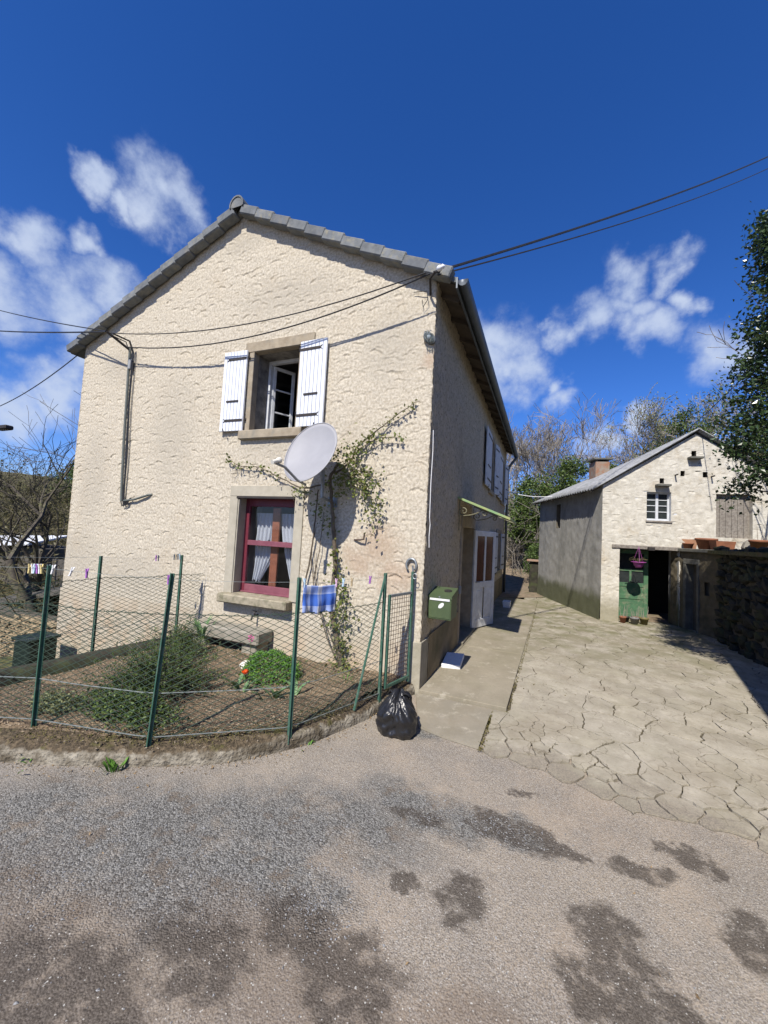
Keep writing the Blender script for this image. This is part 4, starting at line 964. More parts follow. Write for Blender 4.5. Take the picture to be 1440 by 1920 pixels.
# --- side wall: door opening, frame, half-open glazed door
y0, y1, z0, z1 = SH[0]
b = MB(); b.box(-.30, .022, y0 - .13, y0, .06, z1, .006); b.box(-.30, .022, y1, y1 + .1, .06, z1, .006); b.box(-.30, .024, y0 - .13, y1 + .1, z1 + .002, z1 + .2, .006); b.build('door_surround', 'stone_trim', house)
MB().box(-.35, .10, y0 - .05, y1 + .02, .0, .105, .01).build('doorstep', 'concrete_slab', house)
MB().box(-.4, -.32, y0, y0 + .02, .1, z1).build('door_jamb', 'wine_paint', house)
def door_leaf():
    ang = R(38); o = Vector((.03, y1 - .02, 0)); d = Vector((math.sin(ang), math.cos(ang), 0)); d = Vector((.36, .93, 0)).normalized(); nn = Vector((d.y, -d.x, 0))
    wd_ = .86; za, zb = .085, 2.03; b = MB(); up = Vector((0, 0, 1))
    def bar(bb, u0, u1, v0, v1, th=.02, off=0): bb.obox(o + d * ((u0 + u1) / 2) + nn * off + up * ((v0 + v1) / 2), d * ((u1 - u0) / 2), nn * th, up * ((v1 - v0) / 2), .004)
    bar(b, 0, .10, za, zb); bar(b, wd_ - .10, wd_, za, zb); bar(b, .1, wd_ - .1, zb - .11, zb); bar(b, .1, wd_ - .1, za, za + .16); bar(b, .1, wd_ - .1, .88, 1.0); bar(b, wd_ / 2 - .03, wd_ / 2 + .03, 1.0, zb - .11)
    dr = b.build('door', 'door_white', house)
    for (a, c) in ((.1, wd_ / 2 - .03), (wd_ / 2 + .03, wd_ - .1)):
        bb = MB(); bar(bb, a, c, 1.0, zb - .11, .006); bb.build('door_pane', 'door_glass_brown', dr)
        bb = MB(); bar(bb, a, c, za + .16, .88, .008); bar(bb, a + .05, c - .05, za + .22, .82, .014); bb.build('door_panel', 'door_white', dr)
    bb = MB(); c = o + d * .05 + nn * .03 + up * 1.0; bb.tube([c, c + nn * .03, c + nn * .035 + d * .11], .009, 6); bb.build('door_handle', 'galv', dr)
door_leaf()
# side windows with shutters
for i, (ya, yb, za, zb) in enumerate(SH[1:]):
    b = MB(); b.box(-.2, .02, ya - .1, ya, za, zb, .005); b.box(-.2, .02, yb, yb + .1, za, zb, .005); b.box(-.2, .022, ya - .1, yb + .1, zb + .002, zb + .13, .005); b.build('window_surround', 'stone_trim', house)
    MB().box(-.2, .06, ya - .12, yb + .12, za - .1, za - .002, .01).build('window_sill', 'stone_trim' if i < 2 else 'sill_stone', house)
    b = MB(); b.box(-.16, -.11, ya, ya + .06, za, zb); b.box(-.16, -.11, yb - .06, yb, za, zb); b.box(-.16, -.11, ya + .06, yb - .06, zb - .06, zb); b.box(-.16, -.11, ya + .06, yb - .06, za, za + .06); b.box(-.16, -.11, (ya + yb) / 2 - .04, (ya + yb) / 2 + .04, za + .06, zb - .06)
    ww = b.build('window', 'white_old', house); MB().box(-.138, -.134, ya + .06, yb - .06, za + .06, zb - .06).build('pane', 'pane', ww)
    hw = (yb - ya) / 2 + .06
    shutter(house, (.05, ya - .1, za - .02), (.01, -1, 0), (1.0, 1.15, 1.5)[i], zb - za + .04, 'white_old', 6, flip=True)
    if i < 2: shutter(house, (.05, yb + .1, za - .02), (.10, 1, 0), .5, zb - za + .04, 'white_old', 5, flip=False)
    else: shutter(house, (.05, yb + .06, za - .02), (.10, 1, 0), .5, zb - za + .04, 'white_old', 4, flip=False)
# door canopy with scroll brackets
b = MB(); b.add([(.01, 1.80, 2.505), (.80, 1.80, 2.195), (.80, 3.2, 2.195), (.01, 3.2, 2.505), (.01, 1.80, 2.515), (.80, 1.80, 2.205), (.80, 3.2, 2.205), (.01, 3.2, 2.515)], [(0, 1, 2, 3), (4, 7, 6, 5), (0, 4, 5, 1), (1, 5, 6, 2), (2, 6, 7, 3)])
can = b.build('canopy', 'canopy_sheet', house)
MB().obox((.405, 1.785, 2.355), (.405, 0, -.159), (0, .012, 0), (.0, 0, .02), .004).build('canopy_frame', 'canopy_green', can)
MB().box(.80, .825, 1.78, 3.2, 2.175, 2.215, .004).build('canopy_frame', 'canopy_green', can)
def spiral(cx, cz, y, r0, turns, a0, sgn, n=22): return [(cx + (r0 * (1 - .8 * k / n)) * math.cos(a0 + sgn * turns * 2 * math.pi * k / n), y, cz + (r0 * (1 - .8 * k / n)) * math.sin(a0 + sgn * turns * 2 * math.pi * k / n)) for k in range(n + 1)]
for y in (1.85, 3.25):
    b = MB(); b.tube([(.02, y, 2.52), (.02, y, 1.98)], .008, 5)
    p1 = spiral(.09, 2.30, y, .075, 1.4, -math.pi / 2, -1); p2 = spiral(.42, 2.27, y, .05, 1.3, math.pi / 2 + .4, -1)
    b.tube(p1[::-1] + [(.18, y, 2.235), (.28, y, 2.26), (.38, y, 2.315)] + p2, .009, 5); b.tube([(.02, y, 2.49), (.79, y, 2.185)], .010, 5)
    b.build('scroll_bracket', 'canopy_iron', can)

# ================================================================== THINGS ON THE HOUSE
# satellite dish
dn = Vector((-.09, -.90, .38)).normalized(); dc = Vector((-1.345, -.55, 2.81))
dish = thing('satellite_dish', (-1.33, 0, 2.3), 'large pale grey satellite dish mounted between the two gable windows', 'satellite dish')
du = (Vector((0, 0, 1)) - dn * dn.z).normalized(); dr_ = du.cross(dn)
V_, F_ = [], []; nr_, na = 10, 48
for s_ in (0, 1):
    for j in range(nr_ + 1):
        for k in range(na):
            a = 2 * math.pi * k / na; rr = j / nr_
            V_.append(dc + dr_ * (.365 * rr * math.cos(a)) + du * (.425 * rr * math.sin(a)) + dn * (.075 * rr * rr - .075 - .012 * s_))
for s_ in (0, 1):
    o_ = s_ * (nr_ + 1) * na
    for j in range(nr_):
        for k in range(na):
            f_ = (o_ + j * na + k, o_ + (j + 1) * na + k, o_ + (j + 1) * na + (k + 1) % na, o_ + j * na + (k + 1) % na); F_.append(f_ if s_ == 0 else f_[::-1])
for k in range(na): F_.append((nr_ * na + k, (nr_ + 1) * na + nr_ * na + k, (nr_ + 1) * na + nr_ * na + (k + 1) % na, nr_ * na + (k + 1) % na))
obj('reflector', V_, F_, 'dish_grey', dish, True)
MB().tube([dc + dr_ * (.367 * math.cos(a)) + du * (.427 * math.sin(a)) for a in [2 * math.pi * k / 48 for k in range(49)]], .007, 6).build('rim', 'dish_grey', dish, True)
foot = dc - du * .40 - dn * .02; lnb = dc + dn * .42 - du * .42
MB().tube([foot - dn * .1, foot + dn * .05 - du * .03, foot + dn * .30 - du * .01, lnb - du * .03], .016, 6).build('feed_arm', 'plastic_grey', dish)
b = MB(); ax_ = (dc - lnb).normalized(); b.lathe(lnb - ax_ * .07, [(.0, 0), (.024, 0), (.024, .06), (.02, .07), (.032, .09), (.034, .12), (.0, .125)], 12, ax_); b.build('feed_horn', 'bone_white', dish)
b = MB(); bk = dc - dn * .135; b.obox(bk, dr_ * .09, dn * .03, du * .11, .01); b.tube([bk, (bk.x + .02, -.30, bk.z - .08), (-1.30, -.29, 2.45)], .025, 8); b.tube([(-1.30, -.29, 2.62), (-1.30, -.29, 2.28), (-1.30, -.02, 2.24)], .022, 8); b.obox((-1.30, -.012, 2.24), (.07, 0, 0), (0, .008, 0), (0, 0, .07), .003)
b.build('mount', 'galv', dish)
# oval bulkhead lamp at the corner
lm = thing('wall_lamp', (-.07, 0, 4.22), 'oval caged bulkhead lamp high on the gable corner', 'lamp')
MB().lathe((-.065, -.005, 4.30), [(.0, 0), (.062, 0), (.062, .03), (.05, .04), (.0, .042)], 20, (0, -1, 0), 1.5).build('base', 'lamp_metal', lm)
MB().lathe((-.065, -.04, 4.30), [(.0, 0), (.048, 0), (.046, .04), (.036, .075), (.018, .09), (.0, .092)], 20, (0, -1, 0), 1.6).build('glass_dome', 'lamp_glass', lm, True)
MB().lathe((-.065, -.045, 4.27), [(.012, 0), (.02, .02), (.022, .05), (.0, .06)], 12, (0, -.3, 1)).build('bulb', 'white_paint', lm, True)
b = MB()
for dx in (-.03, 0, .03): b.tube([(-.065 + dx, -.04, 4.375), (-.065 + dx * 1.1, -.12, 4.35), (-.065 + dx * 1.1, -.138, 4.30), (-.065 + dx * 1.1, -.12, 4.25), (-.065 + dx, -.04, 4.225)], .004, 5)
b.tube([(-.112, -.06, 4.30), (-.09, -.125, 4.30), (-.065, -.14, 4.30), (-.04, -.125, 4.30), (-.018, -.06, 4.30)], .004, 5); b.build('cage', 'galv', lm)
# mailbox
mbx = thing('mailbox', (.15, .43, .83), 'olive green metal mailbox on the shaded wall beside the open door', 'mailbox')
MB().box(.0, .29, .25, .60, .84, 1.10, .006).build('body', 'mail_green', mbx)
MB().add([(.0 - .004, .243, 1.10), (.296, .243, 1.10), (.296, .61, 1.10), (-.004, .61, 1.10), (-.004, .243, 1.135), (.296, .243, 1.135), (.296, .61, 1.20), (-.004, .61, 1.20)], [(3, 2, 1, 0), (4, 5, 6, 7), (0, 1, 5, 4), (1, 2, 6, 5), (2, 3, 7, 6), (3, 0, 4, 7)]).build('lid', 'mail_green', mbx)
MB().box(.012, .278, .243, .252, .86, 1.065, .003).build('front_door', 'mail_green', mbx)
MB().box(.02, .27, .236, .246, 1.072, 1.098, .002).build('letter_flap', 'label_white', mbx)
MB().lathe((.165, .2425, 1.015), [(.0, 0), (.043, 0), (.043, .002), (.0, .002)], 24, (0, -1, 0), .55).build('sticker', 'label_white', mbx)
MB().lathe((.14, .246, 1.118), [(.0, 0), (.011, 0), (.011, .006), (.0, .007)], 12, (0, -1, 0)).build('lock', 'galv', mbx)
MB().lathe((.2, .45, 1.168), [(.0, 0), (.05, 0), (.05, .012), (.0, .013)], 20, (0, -.17, .98)).build('lid_plate', 'iron', mbx)
# doorbell box
tag(MB().box(.022, .06, 2.02, 2.08, .93, 1.06, .006).build('bell_box', 'plastic_grey'), 'small grey bell box on the wall by the side door', 'bell')
# horseshoe
b = MB(); n = 20; pts = [(-.155 + .062 * math.sin(a) * (1.0), -.03, 1.50 + .075 * math.cos(a)) for a in [R(-140) + R(280) * k / n for k in range(n + 1)]]
b.tube(pts, [.012 + .005 * math.sin(math.pi * k / n) for k in range(n + 1)], 6)
tag(b.build('horseshoe', 'galv', smooth=True), 'old horseshoe nailed to the gable corner above the garden gate', 'horseshoe')
# wall hook
tag(MB().tube([(-.95, -.005, 1.76), (-.85, -.05, 1.765), (-.79, -.06, 1.775), (-.785, -.06, 1.86)], .011, 6).build('clothes_hook', 'rust_iron'), 'rusty iron hook on the gable right of the vine', 'hook')
# water tap
b = MB(); b.tube([(-2.40, .0, .62), (-2.40, -.07, .62), (-2.40, -.12, .615), (-2.40, -.135, .57)], .013, 8); b.tube([(-2.40, -.07, .63), (-2.40, -.07, .68)], .009, 6); b.tube([(-2.435, -.07, .685), (-2.365, -.07, .685)], .008, 6)
tag(b.build('water_tap', 'iron', smooth=True), 'dark water tap on the gable above the stone sink', 'tap')
# stone sink under the tap
sk = thing('stone_sink', (-2.6, -.2, .1), 'long grey stone sink against the gable under the window', 'sink')
MB().box(-3.35, -2.1, -.34, -.02, .30, .47, .02).build('basin', 'trough_stone', sk)
MB().box(-3.3, -3.05, -.28, -.02, .02, .30, .02).build('support', 'trough_stone', sk); MB().box(-2.42, -2.16, -.28, -.02, .02, .30, .02).build('support', 'trough_stone', sk)

# --- cables and their wall bracket
cb = thing('cable_riser', (-5.5, 0, 2.1), 'dark pipe and bundled cables running down the gable from an iron arm', 'pipe')
MB().tube([(-5.56, -.03, 4.86), (-5.66, -.40, 5.04)], .022, 8).build('arm', 'iron', cb)
MB().tube([(-5.56, -.045, 4.9), (-5.545, -.045, 4.4), (-5.50, -.045, 3.2), (-5.44, -.045, 2.35), (-5.42, -.05, 2.18)], .022, 8).build('pipe', 'conduit', cb)
for k, dx in enumerate((.05, .075, -.03)):
    MB().tube([(-5.60 + dx, -.36, 5.0), (-5.54 + dx, -.12, 4.98), (-5.52 + dx, -.05, 4.80), (-5.52 + dx, -.045, 3.9), (-5.46 + dx, -.04, 3.0), (-5.43 + dx * .7, -.04, 2.2), (-5.38 + dx * .5, -.05, 2.10), (-5.28, -.05, 2.13 + .03 * k), (-5.2, -.04, 2.24)], .009, 5).build('cable', 'black_cable', cb)
MB().tube([(-5.36, -.04, 2.19), (-5.1, -.05, 2.215), (-4.78, -.03, 2.30), (-4.74, .0, 2.31)], .018, 7).build('pipe', 'conduit', cb)
MB().box(-5.53, -5.47, -.085, -.02, 4.50, 4.68, .01).build('junction_box', 'plastic_grey', cb)
def wire(name, a, b_, sag, r, m, label, n=24, mid=None):
    a, b_ = Vector(a), Vector(b_); pts = []
    for k in range(n + 1):
        t = k / n; p = a.lerp(b_, t); p.z -= sag * 4 * t * (1 - t); pts.append(p)
    return tag(MB().tube(pts, r, 5).build(name, m), label, 'cable')
wire('overhead_cable', (-5.62, -.38, 5.02), (-.06, -.30, 4.96), .26, .008, 'black_cable', 'upper of two slack cables crossing the gable below the roof')
wire('overhead_cable', (-5.42, -.20, 4.83), (-.02, -.28, 4.95), .30, .0095, 'black_cable', 'lower slack cable crossing the gable above the shuttered window')
wire('overhead_cable', (.02, -.25, 4.98), (7.5, 9.5, 13.6), .15, .017, 'black_cable', 'thick black cable rising from the roof corner to upper right', 30)
wire('overhead_cable', (.06, -.22, 4.96), (7.5, 9.5, 13.25), .2, .010, 'black_cable', 'thin lower cable rising from the roof corner to upper right', 30)
wire('overhead_cable', (-5.68, -.40, 5.05), (-16.1, .95, 8.6), .12, .010, 'black_cable', 'upper black cable leaving the iron arm towards the left', 30)
wire('overhead_cable', (-5.68, -.40, 5.04), (-16.1, .95, 7.55), .10, .014, 'black_cable', 'thick black cable leaving the iron arm towards the left edge', 30)
wire('overhead_cable', (-7.1, -.02, 4.98), (-16.1, 1.6, 4.9), .35, .010, 'black_cable', 'cable sagging from the left eave to the picture edge', 30)
wire('overhead_cable', (.02, D0 - .3, 3.6), (1.75, 9.6, 3.45), .12, .011, 'white_cable', 'pale cable slung from the house corner to the barn roof')
wire('overhead_cable', (-14.5, 3.0, 5.7), (-8.0, 5.5, 2.6), .2, .009, 'black_cable', 'thin cable dropping behind the house at the far left')
# insulator bracket at right corner
br = thing('cable_bracket', (-.05, -.05, 4.85), 'iron cable bracket with white insulator under the right roof corner', 'bracket')
MB().tube([(-.08, -.02, 4.86), (-.04, -.2, 4.95), (.04, -.26, 4.98)], .015, 6).build('arm', 'iron', br); MB().lathe((.06, -.27, 4.99), [(.0, 0), (.02, 0), (.032, .02), (.032, .05), (.02, .06), (.028, .08), (.0, .1)], 12, (1, 0, .35)).build('insulator', 'white_paint', br, True)
b = MB(); b.tube([(-.3, -.03, 4.93), (-.12, -.05, 4.9), (-.1, -.06, 4.78), (-.16, -.05, 4.70), (-.18, -.04, 4.8)], .005, 5); b.build('loose_wire', 'black_cable', br)
MB().tube([(.028, .012, 3.15), (.03, .03, 2.9), (.026, .02, 2.5), (.03, .02, 2.08), (.035, .04, 2.0), (.03, .035, 1.86), (.03, .06, 1.72)], .005, 5).build('cord', 'white_cable', house)

# ================================================================== FENCE, GATE, LINES
def zz(x): return x
FP = [(-5.6, -3.75), (-2.53, -2.53), (-1.489, -2.302), (-.637, -1.655), (-.248, -.619)]
fence = thing('chain_link_fence', (-1.2, -2.0, .15), 'green chain-link fence on posts round the front of the garden', 'fence')
TOPS = [(-5.6, -3.75, 1.44), (-2.53, -2.53, 1.44), (-1.395, -2.29, 1.455), (-.637, -1.655, 1.44), (-.248, -.619, 1.44)]
for i in (0, 1, 2, 3, 4):
    a = Vector((FP[i][0], FP[i][1], .05)); c = Vector(TOPS[i]); d = (c - a); u = d.normalized(); s_ = Vector((.92, .38, 0)); f_ = u.cross(s_).normalized(); s_ = f_.cross(u)
    b = MB(); b.obox((a + c) / 2, s_ * .019, f_ * .004, d / 2, .0015); b.obox((a + c) / 2 - f_ * .016, s_ * .004, f_ * .013, d / 2)
    b.build('post', 'green_post', fence)
MB().tube([(-.25, -.625, 1.40), (-.36, -.985, .12)], .013, 6).build('brace', 'green_post', fence)
def chain_link(parent, pts, z0, z1s, pitch, r, m, name='wire_mesh'):
    """pts: ground polyline with (x, y); z1s: top height at each point"""
    P = [Vector((*p, 0)) for p in pts]; S_ = [0]
    for i in range(len(P) - 1): S_.append(S_[-1] + (P[i + 1] - P[i]).length)
    def at(s, t):
        s = min(max(s, 0), S_[-1] - 1e-6); i = max(k for k in range(len(S_)) if S_[k] <= s); i = min(i, len(P) - 2); f = (s - S_[i]) / (S_[i + 1] - S_[i])
        p = P[i].lerp(P[i + 1], f); zt = z1s[i] * (1 - f) + z1s[i + 1] * f; sag = .018 * math.sin(f * math.pi) + .004 * math.sin(s * 9)
        return Vector((p.x, p.y, z0 + (zt - z0 - sag) * t))
    n = int(S_[-1] / pitch); rows = int((sum(z1s) / len(z1s) - z0) / (pitch * .5)); b = MB()
    for i in range(n):
        pl_ = []
        for k in range(rows + 1):
            s = (i + (k + i) % 2) * pitch; p = at(s, k / rows); pl_.append(p)
        n0 = len(b.v); vs = []; 
        for k, p in enumerate(pl_):
            for (dx, dz) in ((1, 0), (-.5, .86), (-.5, -.86)): vs.append((p.x + r * dx * .7, p.y - r * dx * .7 + (r * .6 if k % 2 else -r * .6), p.z + r * dz))
        fs = [(k * 3 + j, k * 3 + (j + 1) % 3, k * 3 + 3 + (j + 1) % 3, k * 3 + 3 + j) for k in range(rows) for j in range(3)]
        b.add(vs, fs)
    b.build(name, m, parent)
    for t in (.02, .36, .985):
        pl_ = [at(S_[-1] * k / 40, t) for k in range(41)]; c = MB(); c.tube(pl_, r * 1.25, 4); c.build('tension_wire', 'grey_wire' if t < .9 else 'green_wire', parent)
chain_link(fence, FP, .16, [1.12, 1.13, 1.145, 1.145, 1.15], .05, .0030, 'green_wire')
bf = thing('chain_link_fence', (-3.7, -.9, .1), 'shorter chain-link fence along the rear ledge against the gable', 'fence')
BP = [(-4.05, -2.3), (-3.85, -1.3), (-3.50, -.40), (-3.42, -.06)]
for (x, y, zt) in ((-3.85, -1.3, 1.39), (-3.50, -.40, 1.40)):
    b = MB(); b.box(x - .017, x + .017, y - .004, y + .004, .0, zt, .001); b.box(x - .004, x + .004, y + .004, y + .03, .0, zt); b.build('post', 'green_post', bf)
chain_link(bf, BP, .12, [1.12, 1.13, 1.14, 1.14], .05, .0030, 'green_wire')
# garden gate
gate = thing('garden_gate', (-.17, -.33, .15), 'small green metal gate with welded grid beside the house corner', 'gate')
ga, gb = Vector((-.225, -.545, 0)), Vector((-.105, -.075, 0)); gd_ = (gb - ga).normalized(); gn = Vector((gd_.y, -gd_.x, 0))
def gbar(z0_, z1_, s0, s1, th, name, m='green_post'):
    b = MB(); p0, p1 = ga + gd_ * s0, ga + gd_ * s1
    c = (p0 + p1) / 2; c.z = (z0_ + z1_) / 2; b.obox(c, gd_ * ((s1 - s0) / 2), gn * th, Vector((0, 0, (z1_ - z0_) / 2)), .003); return b.build(name, m, gate)
GL = (gb - ga).length
gbar(.2, 1.20, 0, .03, .013, 'gate_stile'); gbar(.16, 1.43, GL - .035, GL, .015, 'gate_stile'); gbar(.2, .235, .03, GL - .035, .013, 'gate_rail'); gbar(1.17, 1.20, .03, GL - .035, .013, 'gate_rail', 'galv')
b = MB()
for k in range(1, 9): s = .03 + (GL - .065) * k / 9; p = ga + gd_ * s; b.tube([(p.x, p.y, .22), (p.x, p.y, 1.185)], .0028, 4)
for k in range(1, 20): z = .22 + .965 * k / 20; p, q_ = ga + gd_ * .02, ga + gd_ * (GL - .02); b.tube([(p.x, p.y, z), (q_.x, q_.y, z)], .0028, 4)
b.build('grid', 'rust_iron', gate)
b = MB(); p = ga + gd_ * (GL - .015); b.tube([(p.x + .03 + .025 * math.cos(a), p.y - .02, 1.38 + .03 * math.sin(a)) for a in [k * 2 * math.pi / 14 for k in range(15)]], .005, 5); b.tube([(p.x, p.y, 1.42), (p.x - .01, p.y, 1.50)], .012, 6); b.build('latch_ring', 'galv', gate)
# washing lines
def line_pt(A, B, t, sag): p = Vector(A).lerp(Vector(B), t); p.z -= sag * 4 * t * (1 - t); return p
LA, LB, LC = (-5.6, -3.75, 1.42), (-2.53, -2.53, 1.415), (-.637, -1.655, 1.40); LD = (-.248, -.619, 1.40)
ln = thing('clothes_line', (-1.6, -2.1, 1.4), 'thin wire clothes line along the top of the front fence posts', 'clothes line')
for (A, B, sg) in ((LA, LB, .02), (LB, LC, .035), (LC, LD, .025)): MB().tube([line_pt(A, B, k / 14, sg) for k in range(15)], .0016, 4).build('wire', 'grey_wire', ln)
BA, BB, BC = (-4.9, -2.9, 1.40), (-3.85, -1.3, 1.375), (-3.5, -.4, 1.385)
ln2 = thing('clothes_line', (-3.7, -.9, 1.37), 'second thin wire line between the rear fence posts by the gable', 'clothes line')
for (A, B, sg) in ((BA, BB, .02), (BB, BC, .02), (BC, (-3.42, -.0, 1.37), .005)): MB().tube([line_pt(A, B, k / 10, sg) for k in range(11)], .0016, 4).build('wire', 'grey_wire', ln2)
def peg(p, d, m, label, group=None, tilt=0.0):
    p = Vector(p); d = Vector(d).normalized(); nn = Vector((d.y, -d.x, 0)); b = MB(); up = (Vector((0, 0, 1)) + d * tilt).normalized()
    for s_ in (-1, 1):
        b.obox(p + nn * (.0055 * s_) - up * .022, d * .0055, nn * .0035, up * .024, .001); b.obox(p + nn * (.0095 * s_) + up * .016, d * .0055, nn * .0035, (up + nn * (.25 * s_)).normalized() * .018, .001)
    b.tube([p + nn * .012, p - nn * .012], .004, 6)
    return tag(b.build('clothes_peg', m), label, 'peg', group)
dAB = Vector(LB) - Vector(LA); dBC = Vector(LC) - Vector(LB); dCD = Vector(LD) - Vector(LC)
G1 = 'pegs on the front clothes line'
for (x, m, lab) in ((-.125, 'peg_yellow', 'leftmost yellow peg of the cluster left of the end post'), (-.10, 'peg_white', 'white peg next to the yellow one left of the end post'), (-.082, 'peg_blue', 'light blue peg in the cluster left of the end post'), (-.064, 'peg_purple', 'purple peg in the cluster left of the end post'), (-.046, 'peg_white', 'white peg right of the purple one left of the end post'), (-.030, 'peg_yellow', 'yellow peg at the right of the cluster left of the end post')):
    t = 1 + x * .42 / 1.3 * 1.0 - .012; peg(line_pt(LA, LB, t, .02), dAB, m, lab, G1, rg.uniform(-.15, .15))
peg(line_pt(LA, LB, .996, .02), dAB, 'peg_dark', 'dark peg close to the left side of the leftmost tall post', G1)
peg(line_pt(LB, LC, .012, .035), dBC, 'peg_white', 'white peg just right of the leftmost tall post', G1, .2)
peg(line_pt(LB, LC, .085, .035), dBC, 'peg_white', 'single white tilted peg in front of the gable edge', G1, .35)
peg(line_pt(LB, LC, .145, .035), dBC, 'peg_purple', 'single purple peg left of the thin rear post', G1)
peg(line_pt(LB, LC, .47, .035), dBC, 'peg_purple', 'dark purple peg just right of the rear post by the gable', G1)
for (t, m, lab) in ((.05, 'peg_blue', 'blue peg holding the left corner of the checked cloth'), (.38, 'peg_pink', 'pink peg holding the right corner of the checked cloth'), (.46, 'peg_blue', 'pale blue peg right of the checked cloth'), (.56, 'peg_wood', 'wooden peg midway between cloth and gate post'), (.79, 'peg_purple', 'lilac peg nearest the gate post')):
    peg(line_pt(LC, LD, t, .025), dCD, m, lab, G1, rg.uniform(-.1, .1))
dB = Vector(BC) - Vector(BB); G2 = 'pegs on the rear clothes line'
for (t, m, lab) in ((.66, 'peg_purple', 'lilac peg of the pair on the rear line'), (.69, 'peg_dark', 'dark peg of the pair on the rear line'), (.90, 'peg_dark', 'leftmost dark peg in the row beside the rear post'), (.925, 'peg_wood', 'wooden peg in the row beside the rear post'), (.95, 'peg_dark', 'third peg in the row beside the rear post'), (.975, 'peg_blue', 'bluish peg closest to the rear post')):
    peg(line_pt(BB, BC, t, .02), dB, m, lab, G2, rg.uniform(-.12, .12))
# checked cloth
nu, nv = 40, 20; V_, F_ = [], []; A = line_pt(LC, LD, .04, .025); B_ = line_pt(LC, LD, .385, .025); dd = (B_ - A); dn_ = Vector((dd.y, -dd.x, 0)).normalized()
for j in range(nv + 1):
    for i in range(nu + 1):
        u, t = i / nu, j / nv; p = A + dd * u; p = p + dn_ * (.012 * math.sin(u * 16 + .5) * t + .006 * math.sin(u * 33) * t + .004 * math.sin(t * 9 + u * 4)); p.z = p.z - .02 - .245 * t - .012 * math.sin(u * math.pi) + (.006 * math.sin(u * 11) if j == nv else 0)
        if u < .03 or u > .97: pass
        V_.append(p)
for j in range(nv):
    for i in range(nu): a = j * (nu + 1) + i; F_.append((a, a + 1, a + nu + 2, a + nu + 1))
cl = obj('tea_towel', V_, F_, 'cloth_blue', None, True); tag(cl, 'blue and white checked tea towel pegged to the line', 'towel')
uv = cl.data.uv_layers.new(name='UVMap')
for lp in cl.data.loops: i = lp.vertex_index; uv.data[lp.index].uv = ((i % (nu + 1)) / nu, 1 - (i // (nu + 1)) / nv)
md = cl.modifiers.new('thick', 'SOLIDIFY'); md.thickness = .002

# ================================================================== RUBBISH BAG, BOX, BUCKET
def rubbish_bag():
    t = thing('rubbish_bag', (.07, -.98, .0), 'full black plastic rubbish bag standing at the garden kerb', 'rubbish bag')
    c = Vector((.075, -.95, .0)); nz_, na = 48, 110; V_, F_ = [], []
    for j in range(nz_ + 1):
        h = j / nz_
        for k in range(na):
            a = 2 * math.pi * k / na
            r = .185 * (1 - .10 * (1 - h) ** 4) if h < .45 else .185 * (1 - ((h - .45) / .55) ** 1.7 * .82)
            r *= 1 + .09 * math.cos(2 * a + .6) * (1 - h) + .05 * math.cos(3 * a + 1.1)
            pl_ = max(0, (h - .28) / .72); nn = float(fbm(math.cos(a) * 1.6 + 5, math.sin(a) * 1.6 + h * 2.5, 51)) - .47
            r += pl_ * (1 - h * .5) * (.024 * math.sin(a * 7 + 2.5 * nn * 6) + .015 * math.sin(a * 13 + h * 4 + nn * 8)) * (1 - .5 * (h > .95)) + nn * .11 * (1 - h * .6)
            r += .006 * math.sin(h * 23 + 3 * math.sin(a * 2)) * (1 - pl_)
            z = .36 * h + (.03 * math.sin(a * 2 + 1) + .02 * math.sin(a * 5)) * max(0, h - .85) / .15
            if h < .08: r *= .90 + 1.25 * h
            V_.append((c.x + r * math.cos(a), c.y + r * math.sin(a), z + .004))
    for j in range(nz_):
        for k in range(na): F_.append((j * na + k, j * na + (k + 1) % na, (j + 1) * na + (k + 1) % na, (j + 1) * na + k))
    F_.append(tuple(range(na - 1, -1, -1))); F_.append(tuple(nz_ * na + k for k in range(na)))
    obj('bag_body', V_, F_, 'bag_black', t, True)
    for (a0, s_) in ((2.6, .05), (.3, .06)):
        b = MB(); p = c + Vector((.03 * math.cos(a0), .03 * math.sin(a0), .33)); d = Vector((math.cos(a0), math.sin(a0), 0))
        nn = Vector((-d.y, d.x, 0)); rows = []
        for i in range(7):
            u = i / 6; q_ = p + d * (.05 * u + .05 * u * u) + Vector((0, 0, .085 * u - .10 * u * u * u)); wd_ = .045 * (1 - .4 * u)
            for k in range(7): v = k / 6 - .5; rows.append(q_ + nn * (v * 2 * wd_) + Vector((0, 0, .016 * math.sin(k * 2.4 + u * 3))))
        b.add(rows, [(i * 7 + k, i * 7 + k + 1, (i + 1) * 7 + k + 1, (i + 1) * 7 + k) for i in range(6) for k in range(6)]); o = b.build('bag_ear', 'bag_black', t, True)
        o.modifiers.new('thick', 'SOLIDIFY').thickness = .003
rubbish_bag()
b = MB(); b.obox((.155, 1.18, .095), (.125, .03, 0), (-.02, .26, .012), (0, -.0015, .03), .006)
tag(b.build('white_box', 'polystyrene'), 'flat white foam box lying on the pavement by the doorway', 'box')
pl_ = thing('planter', (.43, 6.75, .06), 'small pale planter trough at the foot of the house wall', 'planter')
b = MB(); 
